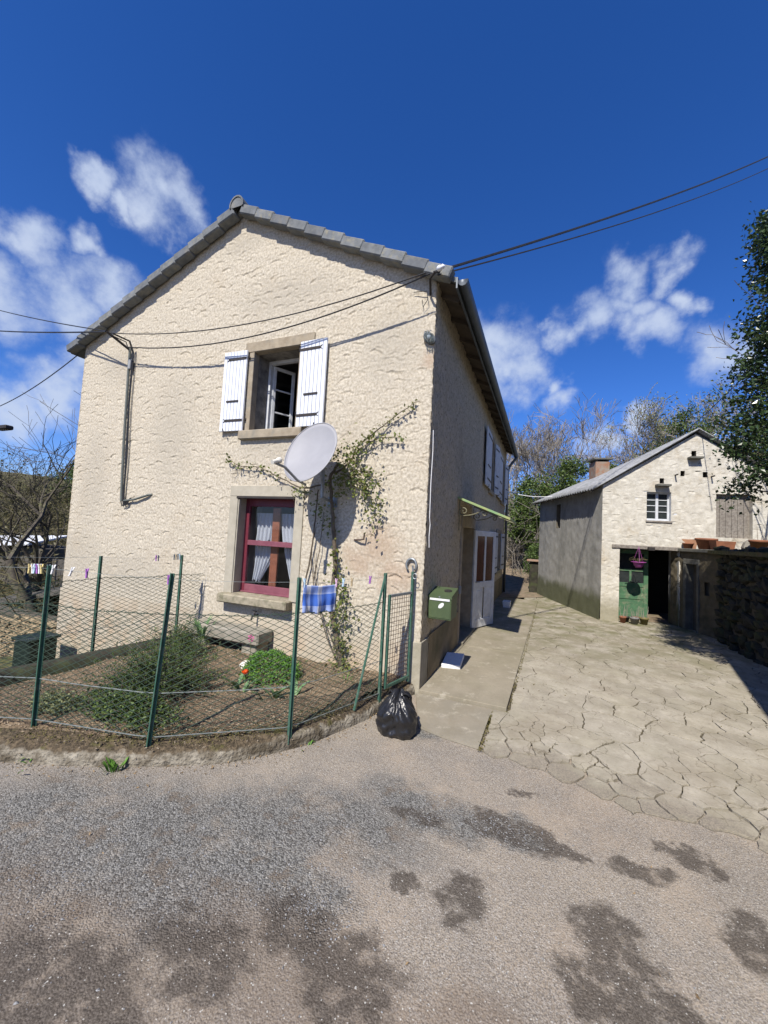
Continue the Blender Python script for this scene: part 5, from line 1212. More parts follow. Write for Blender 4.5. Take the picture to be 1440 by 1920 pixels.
def troughmesh(b, c, lx, ly, h, th=.02, fl=.85):
    x, y, z = c; V_ = []
    for (s_, zz_) in ((fl, 0), (1, h)):
        V_ += [(x - lx * s_, y - ly * s_, z + zz_), (x + lx * s_, y - ly * s_, z + zz_), (x + lx * s_, y + ly * s_, z + zz_), (x - lx * s_, y + ly * s_, z + zz_)]
    V_ += [(x - lx + th, y - ly + th, z + h), (x + lx - th, y - ly + th, z + h), (x + lx - th, y + ly - th, z + h), (x - lx + th, y + ly - th, z + h)]
    V_ += [(x - lx + th, y - ly + th, z + h * .7), (x + lx - th, y - ly + th, z + h * .7), (x + lx - th, y + ly - th, z + h * .7), (x - lx + th, y + ly - th, z + h * .7)]
    F_ = [(3, 2, 1, 0)]
    for o_ in (0, 4, 8):
        for k in range(4): F_.append((o_ + k, o_ + (k + 1) % 4, o_ + 4 + (k + 1) % 4, o_ + 4 + k))
    F_.append((12, 13, 14, 15)); b.add(V_, F_)
troughmesh(b, (.43, 6.75, .06), .10, .16, .16); b.build('trough', 'label_white', pl_)
b = MB(); b.lathe((.12, 5.9, .06), [(.0, 0), (.07, 0), (.10, .16), (.095, .165), (.085, .14), (.0, .14)], 14)
tag(b.build('flower_pot', 'pot_grey'), 'dark flower pot against the shaded house wall past the door', 'pot')

# ================================================================== GARDEN PLANTS
# vine on the gable
vine = thing('climbing_vine', (-1.05, -.1, .14), 'leafy climbing vine with woody stem trained up the gable', 'vine')
vr = random.Random(12); b = MB(); tips = []
def stem(pts, r0, r1, n=6):
    pts = smooth_line(pts, 5); pts = [p + Vector((vr.gauss(0, .006), vr.gauss(0, .003), vr.gauss(0, .006))) for p in pts]
    b.tube(pts, [r0 + (r1 - r0) * i / (len(pts) - 1) for i in range(len(pts))], n, cap=False); return pts
main = stem([(-.92, -.12, .12), (-1.05, -.10, .4), (-1.12, -.09, .62), (-1.2, -.07, .95), (-1.18, -.07, 1.4), (-1.22, -.07, 1.8), (-1.27, -.08, 2.2), (-1.3, -.1, 2.55), (-1.2, -.1, 2.75)], .036, .02)
stem([(-.96, -.14, .12), (-1.2, -.10, .5), (-1.42, -.06, .95), (-1.55, -.05, 1.5), (-1.5, -.05, 1.9)], .009, .005); stem([(-.95, -.14, .12), (-1.12, -.11, .45), (-1.4, -.06, .95), (-1.5, -.05, 1.6)], .008, .004)
stem([(-1.62, -.06, 1.1), (-1.55, -.06, 1.6), (-1.5, -.1, 2.1), (-1.46, -.12, 2.4)], .012, .008)
stem([(-1.48, -.06, 1.2), (-1.42, -.06, 1.7), (-1.4, -.06, 2.1)], .007, .004)
armR = stem([(-1.25, -.1, 2.6), (-1.05, -.09, 2.75), (-.95, -.07, 2.95), (-.75, -.06, 3.12), (-.5, -.05, 3.3), (-.22, -.05, 3.48)], .016, .004)
armR2 = stem([(-1.0, -.08, 2.85), (-.8, -.07, 3.0), (-.62, -.06, 3.06), (-.35, -.06, 3.05)], .008, .003)
armL = stem([(-1.3, -.1, 2.5), (-1.7, -.08, 2.42), (-2.1, -.06, 2.55), (-2.5, -.05, 2.72), (-2.85, -.05, 2.74), (-3.1, -.05, 2.86)], .013, .003)
armD = stem([(-1.1, -.09, 2.6), (-.9, -.08, 2.5), (-.78, -.07, 2.4), (-.7, -.06, 2.25)], .009, .003)
armD2 = stem([(-1.0, -.09, 2.65), (-.8, -.08, 2.62), (-.6, -.06, 2.5)], .008, .003)
for _ in range(9):
    p = armL[vr.randint(6, len(armL) - 3)]; q_ = [tuple(p)]
    for k in range(4): l = q_[-1]; q_.append((l[0] + vr.uniform(-.07, .07), -.02 - vr.random() * .03, l[2] - vr.uniform(.0, .09)))
    stem(q_, .003, .0012, 4)
b.build('stem', 'vine_stem', vine, True)
lr = np.random.RandomState(4); pos = []
def along(pts, per, sp, i0=0):
    for p in pts[i0:]:
        for _ in range(per): pos.append((p.x + lr.normal() * sp, min(-.02, p.y - abs(lr.normal()) * sp * .7), p.z + lr.normal() * sp))
along(armR, 6, .03, 6); along(armR2, 5, .03, 3); along(armL, 5, .03, 10); along(armD, 7, .04, 3); along(armD2, 6, .04, 4)
def clump(c, s, n):
    for _ in range(n): pos.append((c[0] + lr.normal() * s[0], min(-.02, c[1] + lr.normal() * s[1]), c[2] + lr.normal() * s[2]))
clump((-1.0, -.15, 2.72), (.15, .08, .17), 330); clump((-1.12, -.16, 2.45), (.12, .06, .10), 150); clump((-.78, -.12, 2.45), (.07, .04, .09), 60); clump((-.68, -.1, 2.12), (.06, .03, .08), 35)
clump((-1.1, -.13, 1.25), (.06, .05, .14), 110); clump((-1.05, -.13, .85), (.10, .06, .16), 190); clump((-.98, -.13, .45), (.05, .04, .08), 70); clump((-.92, -.15, .2), (.10, .06, .06), 110); clump((-1.15, -.12, 1.55), (.03, .03, .06), 25); clump((-1.45, -.1, 2.1), (.07, .04, .10), 60)
clump((-1.72, -.12, 2.38), (.08, .04, .05), 60); clump((-1.27, -.1, 1.95), (.08, .04, .15), 45); clump((-.62, -.09, 2.05), (.07, .03, .14), 45)
leaf_obj('foliage', pos, lr.uniform(.024, .06, len(pos)), lr, 'leaf_vine', vine, asp=.75)
# low clipped green bush
bush = thing('round_bush', (-1.6, -.75, .13), 'dense bright green rounded bush in the middle of the garden', 'bush')
pos = []; nrm = []
while len(pos) < 5200:
    d = lr.normal(size=3); d /= np.linalg.norm(d)
    if d[2] < -.1: continue
    rr = .80 + .2 * lr.rand() + .10 * math.sin(d[0] * 7) * math.sin(d[1] * 6 + 1)
    pos.append((-1.58 + d[0] * .36 * rr, -.72 + d[1] * .31 * rr, .13 + d[2] * .30 * rr)); nrm.append(d)
leaf_obj('foliage', pos, lr.uniform(.014, .032, len(pos)), lr, 'leaf_bush', bush, asp=.7, up=.3)
b = MB()
for k in range(14): a = vr.uniform(0, 6.28); b.tube([(-1.58 + .05 * math.cos(a), -.72 + .05 * math.sin(a), .1), (-1.58 + .2 * math.cos(a), -.72 + .18 * math.sin(a), .28)], [.006, .003], 4)
b.build('stems', 'twig', bush)
# rosemary-like dark shrub behind the fence
def shrub(name, label, c, r, n, m, leaf, seed, tw='twig', cat='shrub', spiky=.5):
    t = thing(name, (c[0], c[1], c[2]), label, cat); q = random.Random(seed); l = np.random.RandomState(seed); b = MB(); P = []
    for k in range(n):
        a = q.uniform(0, 6.28); e = q.uniform(.25, 1.45); L = q.uniform(.6, 1.05)
        p0 = Vector((c[0] + q.gauss(0, r[0] * .22), c[1] + q.gauss(0, r[1] * .22), c[2]))
        p2 = Vector((c[0] + r[0] * L * math.cos(a) * math.cos(e), c[1] + r[1] * L * math.sin(a) * math.cos(e), c[2] + r[2] * L * math.sin(e) * q.uniform(.7, 1.1)))
        p1 = p0.lerp(p2, .5) + Vector((q.gauss(0, .04), q.gauss(0, .04), .03)); pts = [p0, p0.lerp(p1, .6), p1, p1.lerp(p2, .6), p2]
        b.tube(pts, [.004, .003, .0025, .002, .001], 3, cap=False)
        for _ in range(int(26 * spiky) + 6):
            t_ = q.uniform(.25, 1); i = min(3, int(t_ * 4)); p = pts[i].lerp(pts[i + 1], t_ * 4 - i); P.append((p.x + q.gauss(0, .012), p.y + q.gauss(0, .012), p.z + q.gauss(0, .012)))
    b.build('stems', tw, t); leaf_obj('foliage', P, l.uniform(leaf * .6, leaf * 1.3, len(P)), l, m, t, asp=.35 if spiky > .6 else .6, up=.4); return t
shrub('dark_shrub', 'twiggy dark green shrub sprawling behind the left fence panel', (-2.25, -1.6, .12), (.80, .72, .60), 420, 'leaf_dark', .03, 7, spiky=.8)
shrub('dark_shrub', 'taller twiggy shrub at the gable left of the stone sink', (-3.0, -.75, .12), (.5, .42, .52), 210, 'leaf_dark', .028, 8, spiky=.8)
shrub('ground_cover_plant', 'low light green plant at the foot of the fence shrub', (-2.05, -2.08, .12), (.75, .30, .24), 330, 'leaf_green', .03, 9, spiky=.5, cat='plant')
shrub('ground_cover_plant', 'low pale green plant near the leftmost fence post', (-2.75, -2.25, .12), (.35, .22, .12), 110, 'leaf_spring', .028, 19, spiky=.4, cat='plant')
def blades(name, label, c, n, L, wd_, m, seed, spread=.5, cat='plant'):
    t = thing(name, c, label, cat); q = random.Random(seed); b = MB()
    for k in range(n):
        a = q.uniform(0, 6.28); d = Vector((math.cos(a), math.sin(a), 0)); s_ = Vector((-d.y, d.x, 0)); l = L * q.uniform(.6, 1.1); p = Vector(c) + d * q.uniform(0, .03) + Vector((q.gauss(0, spread * .05), q.gauss(0, spread * .05), 0)); rows = []
        for i in range(6):
            u = i / 5; q_ = p + d * (l * spread * u * (1 + .4 * u)) + Vector((0, 0, l * (u - .35 * spread * u * u * 1.6))); w_ = wd_ * math.sin(math.pi * min(1, .18 + u * .82)) ** .8
            rows += [q_ - s_ * w_ + Vector((0, 0, w_ * .5)), q_, q_ + s_ * w_ + Vector((0, 0, w_ * .5))]
        b.add(rows, [(i * 3 + j, i * 3 + j + 1, i * 3 + 4 + j, i * 3 + 3 + j) for i in range(5) for j in range(2)])
    b.build('leaves', m, t, True); return t
tul = blades('tulip', 'single orange tulip in flower in front of the round bush', (-1.5, -1.22, .13), 5, .20, .02, 'leaf_tulip', 3, .5, 'tulip')
MB().tube([(-1.5, -1.22, .12), (-1.505, -1.23, .25), (-1.51, -1.235, .33)], .004, 5).build('stalk', 'leaf_tulip', tul)
b = MB()
for k in range(6):
    a = k * 1.047; d = Vector((math.cos(a), math.sin(a), 0)); s_ = Vector((-d.y, d.x, 0)); p = Vector((-1.51, -1.235, .33)); rows = []
    for i in range(5): u = i / 4; q_ = p + d * (.024 * math.sin(u * 2.0) + .006) + Vector((0, 0, .055 * u)); w_ = .018 * math.sin(math.pi * min(1, .15 + u * .85)); rows += [q_ - s_ * w_, q_ + d * .004, q_ + s_ * w_]
    b.add(rows, [(i * 3 + j, i * 3 + j + 1, i * 3 + 4 + j, i * 3 + 3 + j) for i in range(4) for j in range(2)])
b.build('flower', 'petal_orange', tul, True)
blades('tulip_plant', 'leafy tulip clump without flower right of the orange tulip', (-1.2, -1.16, .13), 9, .25, .026, 'leaf_tulip', 5, .6)
blades('tulip_plant', 'smaller tulip leaves between the orange tulip and the shrub', (-1.66, -1.16, .13), 6, .22, .022, 'leaf_tulip', 6, .6)
blades('tulip_plant', 'tulip leaves nearest the bush right edge', (-1.02, -1.0, .13), 4, .22, .022, 'leaf_tulip', 61, .6)
blades('iris_plant', 'pale sword-leaved plant beside the gable behind the shrub', (-3.02, -.38, .3), 16, .34, .016, 'leaf_tulip', 8, .35)
blades('weed', 'bright green weed growing at the foot of the kerb', (-1.59, -2.49, .0), 22, .11, .009, 'leaf_bush', 10, .38)
blades('weed', 'tiny weed by the kerb near the rubbish bag', (-.52, -1.52, .0), 6, .05, .006, 'leaf_bush', 13, .7)
blades('weed', 'small grassy weed in the soil below the vine', (-.75, -.42, .14), 10, .10, .004, 'leaf_bush', 14, .5)
blades('weed', 'small weed sprouting from the kerb at the far left', (-2.2, -2.72, .02), 8, .05, .008, 'leaf_bush', 15, .7)
pk = blades('pink_flower', 'tall stalk with pink flowers beside the stone sink', (-2.06, -.5, .13), 4, .12, .01, 'leaf_dark', 16, .5, 'flower')
MB().tube([(-2.06, -.5, .13), (-2.07, -.5, .3), (-2.08, -.49, .46)], .003, 4).build('stalk', 'leaf_dark', pk)
leaf_obj('petals', [(-2.08 + lr.normal() * .018, -.49 + lr.normal() * .018, .45 + lr.normal() * .02) for _ in range(30)], .022, lr, 'petal_pink', pk, asp=.9)
gp_ = []
while len(gp_) < 2600:
    x, y = lr.uniform(-3.8, -.1), lr.uniform(-2.9, -.05)
    if in_garden(x, y) and float(fbm(x * 2.2, y * 2.2, 133)) > .52: gp_.append((x, y, gz(x, y)))
tag(stuff(leaf_obj('seedling_weeds', gp_, lr.uniform(.008, .028, len(gp_)), lr, 'leaf_dark', asp=.5, up=.9)), 'tiny green seedlings and moss scattered over the garden soil', 'weeds')
# stones and clay by the bush
b = MB(); b.lathe((-2.02, -.62, .13), [(.0, 0), (.07, 0), (.085, .03), (.07, .06), (.045, .065), (.03, .04), (.0, .04)], 14, (-.2, -.5, .7)); tag(b.build('white_bowl', 'bone_white', smooth=True), 'broken white bowl lying on the soil left of the bush', 'bowl')
b = MB(); b.lathe((-1.86, -.66, .16), [(.0, 0), (.045, 0), (.062, .09), (.066, .1), (.055, .1), (.045, .03), (.0, .03)], 14, (.6, -.6, .25)); tag(b.build('clay_pot', 'terracotta', smooth=True), 'tipped terracotta pot beside the white bowl', 'pot')

# ================================================================== LOWER YARD AT THE LEFT
bn = thing('water_butt', (-6.6, -.5, -1.3), 'dark green square water butt beyond the garden at the far left', 'water butt')
MB().box(-6.75, -6.32, -.72, -.30, -1.3, -.20, .03).build('tank', 'bin_green', bn); MB().box(-6.78, -6.29, -.75, -.27, -.20, -.16, .015).build('lid', 'bin_green', bn)
rw = thing('rubble_wall', (-9, .9, -1.5), 'tumbledown wall of small yellowish stones left of the house', 'stone wall')
MB().box(-11.6, -6.95, .72, 1.1, -2.2, -.42).build('core', 'mortar', rw)
def stone_mesh(seed, m):
    q = random.Random(seed); bm = bmesh.new(); bmesh.ops.create_icosphere(bm, subdivisions=1, radius=1)
    for v in bm.verts: v.co = Vector((max(-.8, min(.8, v.co.x * 1.1)), max(-.8, min(.8, v.co.y * 1.1)), max(-.75, min(.75, v.co.z * 1.1)))) * q.uniform(.82, 1.12)
    me = bpy.data.meshes.new('stone'); bm.to_mesh(me); bm.free(); me.materials.append(MATS[m]); return me
WM = [stone_mesh(k, 'rubble_warm') for k in range(6)]
q = random.Random(44); cnt = 0; z = -1.95
while z < -.38:
    hgt = q.uniform(.09, .15); x = -11.6
    while x < -6.98:
        wd_ = q.uniform(.12, .26)
        if z < -.45 - .0 * x + .08 * math.sin(x * 2): place_copy(WM[q.randint(0, 5)], 'stone', (x + wd_ / 2, .72 + q.uniform(-.03, .03), z + hgt / 2), rw, (q.gauss(0, .12), q.gauss(0, .12), q.gauss(0, .2)), (wd_ * .62, .12, hgt * .64)); cnt += 1
        x += wd_
    z += hgt
sd_ = thing('lean_to', (-12.5, 3.5, -2), 'dark tumbledown lean-to roof behind the stone wall', 'shed')
b = MB(); P0, P1 = Vector((-16.5, 2.2, -1.35)), Vector((-7.3, 2.0, .62)); b.add([P0, P1, P1 + Vector((-.3, 3.2, .55)), P0 + Vector((-.3, 3.2, .55))] + [p - Vector((0, 0, .12)) for p in (P0, P1, P1 + Vector((-.3, 3.2, .55)), P0 + Vector((-.3, 3.2, .55)))], [(0, 1, 2, 3), (7, 6, 5, 4), (0, 4, 5, 1), (1, 5, 6, 2), (3, 2, 6, 7), (0, 3, 7, 4)]); b.build('roof', 'old_roof', sd_)
for k in range(4): t_ = k / 3.2; p = P0.lerp(P1, t_); MB().box(p.x - .06, p.x + .06, p.y + .1, p.y + .22, -3.6, p.z - .12).build('post', 'wood_grey', sd_)
MB().box(-16.5, -7.5, 4.9, 5.0, -3.8, .2).build('rear_wall', 'old_roof', sd_)
sh2 = thing('metal_shed', (-24, 6, -2), 'far shed with pale metal roof glimpsed through the left tree', 'shed')
b = MB(); b.add([(-30, 5.6, -.05), (-20.9, 6.2, .55), (-21.1, 8, .95), (-30, 8, .5)] + [(-30, 5.6, -.13), (-20.9, 6.2, .47), (-21.1, 8, .87), (-30, 8, .42)], [(0, 1, 2, 3), (7, 6, 5, 4), (0, 4, 5, 1), (1, 5, 6, 2), (2, 6, 7, 3), (3, 7, 4, 0)]); b.build('roof', 'far_roof', sh2)
MB().box(-29.5, -20.6, 6.6, 8.7, -4, .3).build('wall', 'old_roof', sh2)

# ================================================================== BARN
CB = Vector((2.649, 6.553, 0)); GD = Vector((math.sin(R(80)), math.cos(R(80)), 0)); NB = Vector((-GD.y, GD.x, 0)); LD_ = Vector((1.165 - 2.649, 10.63 - 6.553, 0)); LLEN = LD_.length; LDn = LD_.normalized()
barn = thing('barn', (4.3, 8.5, 0), 'small stone barn with pale scalloped gable and open green door', 'barn')
def bp(s, d, z): p = CB + GD * s + NB * d; return (p.x, p.y, z)
BW, BA_, BE = 4.06, 4.70, 3.40
BH = [(.41, 1.70, -.1, 1.82), (.99, 1.52, 2.54, 3.24), (2.46, 3.20, 2.15, 3.23), (1.94, 2.04, 4.13, 4.26), (1.265, 1.36, 3.45, 3.58), (1.71, 1.80, 3.64, 3.77), (2.18, 2.28, 3.62, 3.75)]
bs_ = arcs_height(0, 4.1, 0, 4.8, .008, 560, .10, .18, .020, 18, 2.0)
relief_wall('gable_wall', 'barn_stucco', barn, 0, BW, -.1, 4.7, .017, BH, lambda U, V: bs_(U, V) * np.clip((V - .5) / .2, 0, 1) + (fbm(U * 30, V * 30, 5, 3) - .45) * .010 + (fbm(U * 5, V * 5, 6, 3) - .45) * .02,
            lambda U, V, H: (CB.x + GD.x * U - NB.x * H, CB.y + GD.y * U - NB.y * H, V), keep=lambda u, v: v < BE + (BA_ - BE) * (1 - np.abs(u - BW / 2) / (BW / 2)) - .02)
relief_wall('side_wall', 'barn_side', barn, 0, LLEN, -.15, 3.42, .05, [(2.55, 2.85, 2.35, 3.1)], lambda U, V: (fbm(U * 6, V * 6, 85, 4) - .47) * .02 + .03 * np.clip(1 - V / .8, 0, 1), lambda U, V, H: (CB.x + LDn.x * U - GD.x * H * 1.0, CB.y + LDn.y * U - GD.y * H, V))
p1 = CB + LDn * 2.55; p2 = CB + LDn * 2.85; io = GD * .22
MB().add([p1 + Vector((0, 0, 2.35)), p2 + Vector((0, 0, 2.35)), p2 + io + Vector((0, 0, 2.35)), p1 + io + Vector((0, 0, 2.35)), p1 + Vector((0, 0, 3.1)), p2 + Vector((0, 0, 3.1)), p2 + io + Vector((0, 0, 3.1)), p1 + io + Vector((0, 0, 3.1))], [(0, 1, 2, 3), (7, 6, 5, 4), (2, 6, 7, 3), (1, 5, 6, 2), (0, 3, 7, 4)]).build('slit_window', 'mortar', barn)
b = MB(); FB = CB + LD_; FR = CB + GD * BW + NB * 4.3; NR = CB + GD * BW
b.add([(FB.x, FB.y, -.1), (FR.x, FR.y, -.1), (FR.x, FR.y, BE), (CB.x + GD.x * 2.03 + NB.x * 4.3, CB.y + GD.y * 2.03 + NB.y * 4.3, BA_), (FB.x, FB.y, BE)], [(0, 1, 2, 3, 4)]); b.add([(NR.x, NR.y, 0), (FR.x, FR.y, 0), (FR.x, FR.y, BE), (NR.x, NR.y, BE)], [(0, 1, 2, 3)]); b.build('rear_wall', 'barn_side', barn)
b = MB(); c_ = [bp(.1, .3, .045), bp(3.9, .3, .045), bp(3.6, 3.7, .045), bp(-.30, 3.7, .045)]; b.add(c_, [(0, 1, 2, 3)]); b.add([(p[0], p[1], 2.1) for p in c_], [(3, 2, 1, 0)]); b.build('floor', 'dirt_path', barn)
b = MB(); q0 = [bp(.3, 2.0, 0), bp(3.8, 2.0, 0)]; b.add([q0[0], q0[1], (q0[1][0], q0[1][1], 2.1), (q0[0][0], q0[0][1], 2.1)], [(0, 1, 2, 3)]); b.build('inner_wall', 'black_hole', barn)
def bbox_(s0, s1, d0, d1, z0, z1, ch=.004, b=None):
    b = b or MB(); c = CB + GD * ((s0 + s1) / 2) + NB * ((d0 + d1) / 2); c.z = (z0 + z1) / 2
    return b.obox(c, GD * ((s1 - s0) / 2), NB * ((d1 - d0) / 2), Vector((0, 0, (z1 - z0) / 2)), ch)
# reveals (thick walls)
def reveals(s0, s1, z0, z1, dep, m, bottom=True):
    b = MB(); bbox_(s0 - .25, s0 + .0, .012, dep, z0, z1, 0, b); bbox_(s1, s1 + .25, .012, dep, z0, z1, 0, b); bbox_(s0 - .25, s1 + .25, .012, dep, z1, z1 + .2, 0, b)
    if bottom: bbox_(s0 - .25, s1 + .25, .012, dep, z0 - .2, z0, 0, b)
    b.build('reveal', m, barn)
reveals(.41, 1.70, 0, 1.82, .5, 'barn_side', False); reveals(.99, 1.52, 2.54, 3.24, .25, 'white_old'); reveals(2.46, 3.2, 2.2, 3.23, .16, 'barn_stucco')
for (a, b_, c, d) in BH[3:]:
    reveals(a, b_, c, d, .2, 'mortar'); bbox_(a - .1, b_ + .1, .19, .21, c - .1, d + .1).build('hole_back', 'black_hole', barn)  # near-black back and dark sides paint in the shade inside each hole
for (a, b_, z) in ((1.85, 2.13, 4.08), (1.16, 1.46, 3.40)): bbox_(a, b_, -.16, .02, z - .03, z + .02, .006).build('pigeon_ledge', 'coping', barn)
for (s, z) in ((1.60, 3.66), (2.36, 3.64)):
    b = MB(); b.tube([bp(s, .02, z), bp(s - .01, -.14, z + .0)], .018, 5); b.build('perch', 'iron', barn)
bbox_(.23, 1.72, -.035, .3, 1.82, 1.915, .012).build('lintel_beam', 'wood_grey', barn)
# roof: corrugated sheets
def barn_roof(side):
    V_, F_ = [], []; ncol = 200; L = LLEN + .28; rows = 6
    for i in range(ncol + 1):
        u = i / ncol; base = CB + LDn * (-.12 + L * u)
        for j in range(rows + 1):
            t = j / rows; s = (-.24 + (2.03 + .24) * t) if side < 0 else (BW + .24 - (2.03 + .24) * t)
            z = BE - .14 * 1.0 + (BA_ + .05 - (BE - .14)) * t + .024 * math.sin(u * L / .15 * 2 * math.pi) + .02
            rid = CB + GD * 2.03 + NB * (-.12 + 4.5 * u); eav = (base - GD * .24) if side < 0 else (CB + GD * (BW + .24) + NB * (-.12 + 4.5 * u)); pp = eav.lerp(rid, t)
            V_.append((pp.x, pp.y, z))
    for i in range(ncol):
        for j in range(rows): a = i * (rows + 1) + j; F_.append((a, a + 1, a + rows + 2, a + rows + 1))
    o = obj('roof', V_, F_, 'fibro_roof', barn, True); o.modifiers.new('thick', 'SOLIDIFY').thickness = .018; return o
br_ = barn_roof(-1); barn_roof(1)
for k in range(9):   # tile nibs and rafters under the eave
    p = CB + LDn * (.15 + k * .5) + GD * -.1; MB().obox((p.x, p.y, BE - .09), GD * .12 + Vector((0, 0, .07)), LDn * .03, Vector((0, 0, .035))).build('rafter_end', 'soffit', br_)
# chimney
cp = (CB + LDn * 2.75 - GD * .24).lerp(CB + GD * 2.03 + NB * 2.75, .52); MB().obox((cp.x, cp.y, 4.12), GD * .2, LDn * .22, Vector((0, 0, .36)), .012).build('chimney', 'brick_red', br_)
MB().obox((cp.x, cp.y, 4.56), GD * .27, LDn * .28, Vector((0, 0, .03)), .008).build('chimney_cap', 'coping', br_)
for sx in (-1, 1): MB().obox((cp.x + GD.x * .15 * sx, cp.y + GD.y * .15 * sx, 4.495), GD * .03, LDn * .18, Vector((0, 0, .05))).build('chimney_support', 'coping', br_)
# window
b = MB(); d0, d1 = .10, .15
for (a, c, e, f) in ((.99, 1.03, 2.54, 3.24), (1.48, 1.52, 2.54, 3.24), (1.03, 1.48, 3.20, 3.24), (1.03, 1.48, 2.54, 2.59), (1.225, 1.285, 2.59, 3.20)): bbox_(a, c, d0, d1, e, f, .004, b)
for z in (2.76, 2.91, 3.05): bbox_(1.03, 1.225, d0 + .01, d1 - .01, z - .009, z + .009, .002, b); bbox_(1.285, 1.48, d0 + .01, d1 - .01, z - .009, z + .009, .002, b)
bw = b.build('window', 'white_old', barn); bbox_(1.03, 1.48, .128, .131, 2.59, 3.2, 0).build('pane', 'barn_glass', bw)
bbox_(.97, 1.54, -.03, .1, 2.49, 2.538, .008).build('window_sill', 'wood_grey', barn)
# hayloft door boards
hd = bbox_(2.46, 3.2, .12, .14, 2.15, 3.23, 0).build('loft_door', 'wood_grey', barn)
for k in range(6): w_ = .74 / 6; bbox_(2.46 + w_ * k + .003, 2.46 + w_ * (k + 1) - .003, .10, .12, 2.15, 3.225, .003).build('plank', 'wood_grey', hd)
# green stable door
dz = .46
b = MB(); bbox_(.44, .52, dz, dz + .045, .05, 1.8, .004, b); bbox_(1.13, 1.23, dz, dz + .045, .05, 1.8, .004, b); bbox_(.52, 1.13, dz, dz + .045, .05, .17, .004, b); bbox_(.52, 1.13, dz, dz + .045, .55, .66, .004, b); bbox_(.52, 1.13, dz, dz + .045, .86, .96, .004, b); bbox_(.52, 1.13, dz, dz + .045, 1.25, 1.31, .004, b); bbox_(.52, 1.13, dz, dz + .045, 1.7, 1.8, .004, b); bbox_(.80, .85, dz, dz + .045, .96, 1.25, .003, b)
gdoor = b.build('green_door', 'barn_green', barn)
bbox_(.52, 1.13, dz + .015, dz + .03, .17, .55, 0).build('door_panel', 'barn_green', gdoor); bbox_(.52, 1.13, dz + .015, dz + .03, .66, .86, 0).build('door_panel', 'barn_green', gdoor)
bbox_(.52, .80, dz + .02, dz + .026, .96, 1.25, 0).build('door_pane', 'barn_glass', gdoor); bbox_(.85, 1.13, dz + .02, dz + .026, .96, 1.25, 0).build('door_pane', 'barn_glass', gdoor); bbox_(.52, 1.13, dz + .02, dz + .026, 1.31, 1.7, 0).build('door_pane', 'barn_glass', gdoor)  # topmost sheet is no real pane: black paints in the lintel's shadow
tag(bbox_(1.0, 1.14, -.12, -.04, 1.80, 1.89, .008).build('flood_light', 'iron'), 'small black floodlight on the barn door beam', 'lamp')
# pots by the barn door
def pot(name, c, r, h, m, label, stalks=0, seed=0, cat='pot', group=None, leafm=None):
    t = thing(name, c, label, cat, group)
    MB().lathe(c, [(.0, .0), (r * .68, 0), (r * .95, h * .8), (r * 1.05, h * .82), (r * 1.05, h), (r * .92, h), (r * .88, h * .85), (.0, h * .84)], 18).build('pot', m, t, True)
    q = random.Random(seed)
    if stalks:
        b = MB()
        for k in range(stalks): a = q.uniform(0, 6.28); b.tube([(c[0] + r * .5 * math.cos(a), c[1] + r * .5 * math.sin(a), c[2] + h * .8), (c[0] + r * .9 * math.cos(a), c[1] + r * .9 * math.sin(a), c[2] + h + q.uniform(.1, .3))], [.006, .003], 4)
        b.build('dry_stalks', 'twig_pale', t)
    return t
GP = 'pots at the barn door'
pot('flower_pot', bp(.47, -.10, .035), .075, .15, 'terracotta', 'small terracotta pot at the left of the barn doorway', 3, 1, group=GP)
pot('flower_pot', bp(.70, -.16, .035), .095, .16, 'pot_grey', 'grey plastic pot with dry stalks before the green door', 7, 2, group=GP)
pot('flower_pot', bp(.93, -.10, .035), .095, .16, 'pot_olive', 'olive brown pot right of the grey one by the barn door', 6, 3, group=GP)
pot('flower_pot', bp(.84, .10, .04), .07, .13, 'terracotta', 'clay pot half hidden behind the grey and olive pots', 4, 4, group=GP)
pot('flower_pot', bp(.60, .05, .04), .07, .13, 'iron', 'black pot half hidden behind the terracotta pot', 3, 5, group=GP)
hb = thing('hanging_basket', bp(.77, -.16, 1.38), 'purple hanging pot with wilted plant in the barn doorway', 'hanging pot')
c = bp(.77, -.16, 1.38)
MB().lathe(c, [(.0, .0), (.06, .0), (.095, .05), (.115, .12), (.16, .125), (.16, .14), (.10, .14), (.09, .11), (.0, .11)], 20).build('bowl', 'pot_purple', hb, True)
b = MB()
for k in range(3): a = k * 2.09 + .5; b.tube([(c[0] + .12 * math.cos(a), c[1] + .12 * math.sin(a), c[2] + .135), (c[0], c[1], c[2] + .50)], .004, 4)
b.build('hanger', 'pot_purple', hb)
b = MB(); q = random.Random(9)
for k in range(18):
    a = q.uniform(0, 6.28); b.tube([(c[0], c[1], c[2] + .11), (c[0] + .1 * math.cos(a), c[1] + .1 * math.sin(a), c[2] + .2 + q.random() * .06), (c[0] + .2 * math.cos(a), c[1] + .2 * math.sin(a), c[2] + .15 + q.random() * .1)], [.007, .006, .003], 4)
b.build('plant', 'leaf_brush', hb)

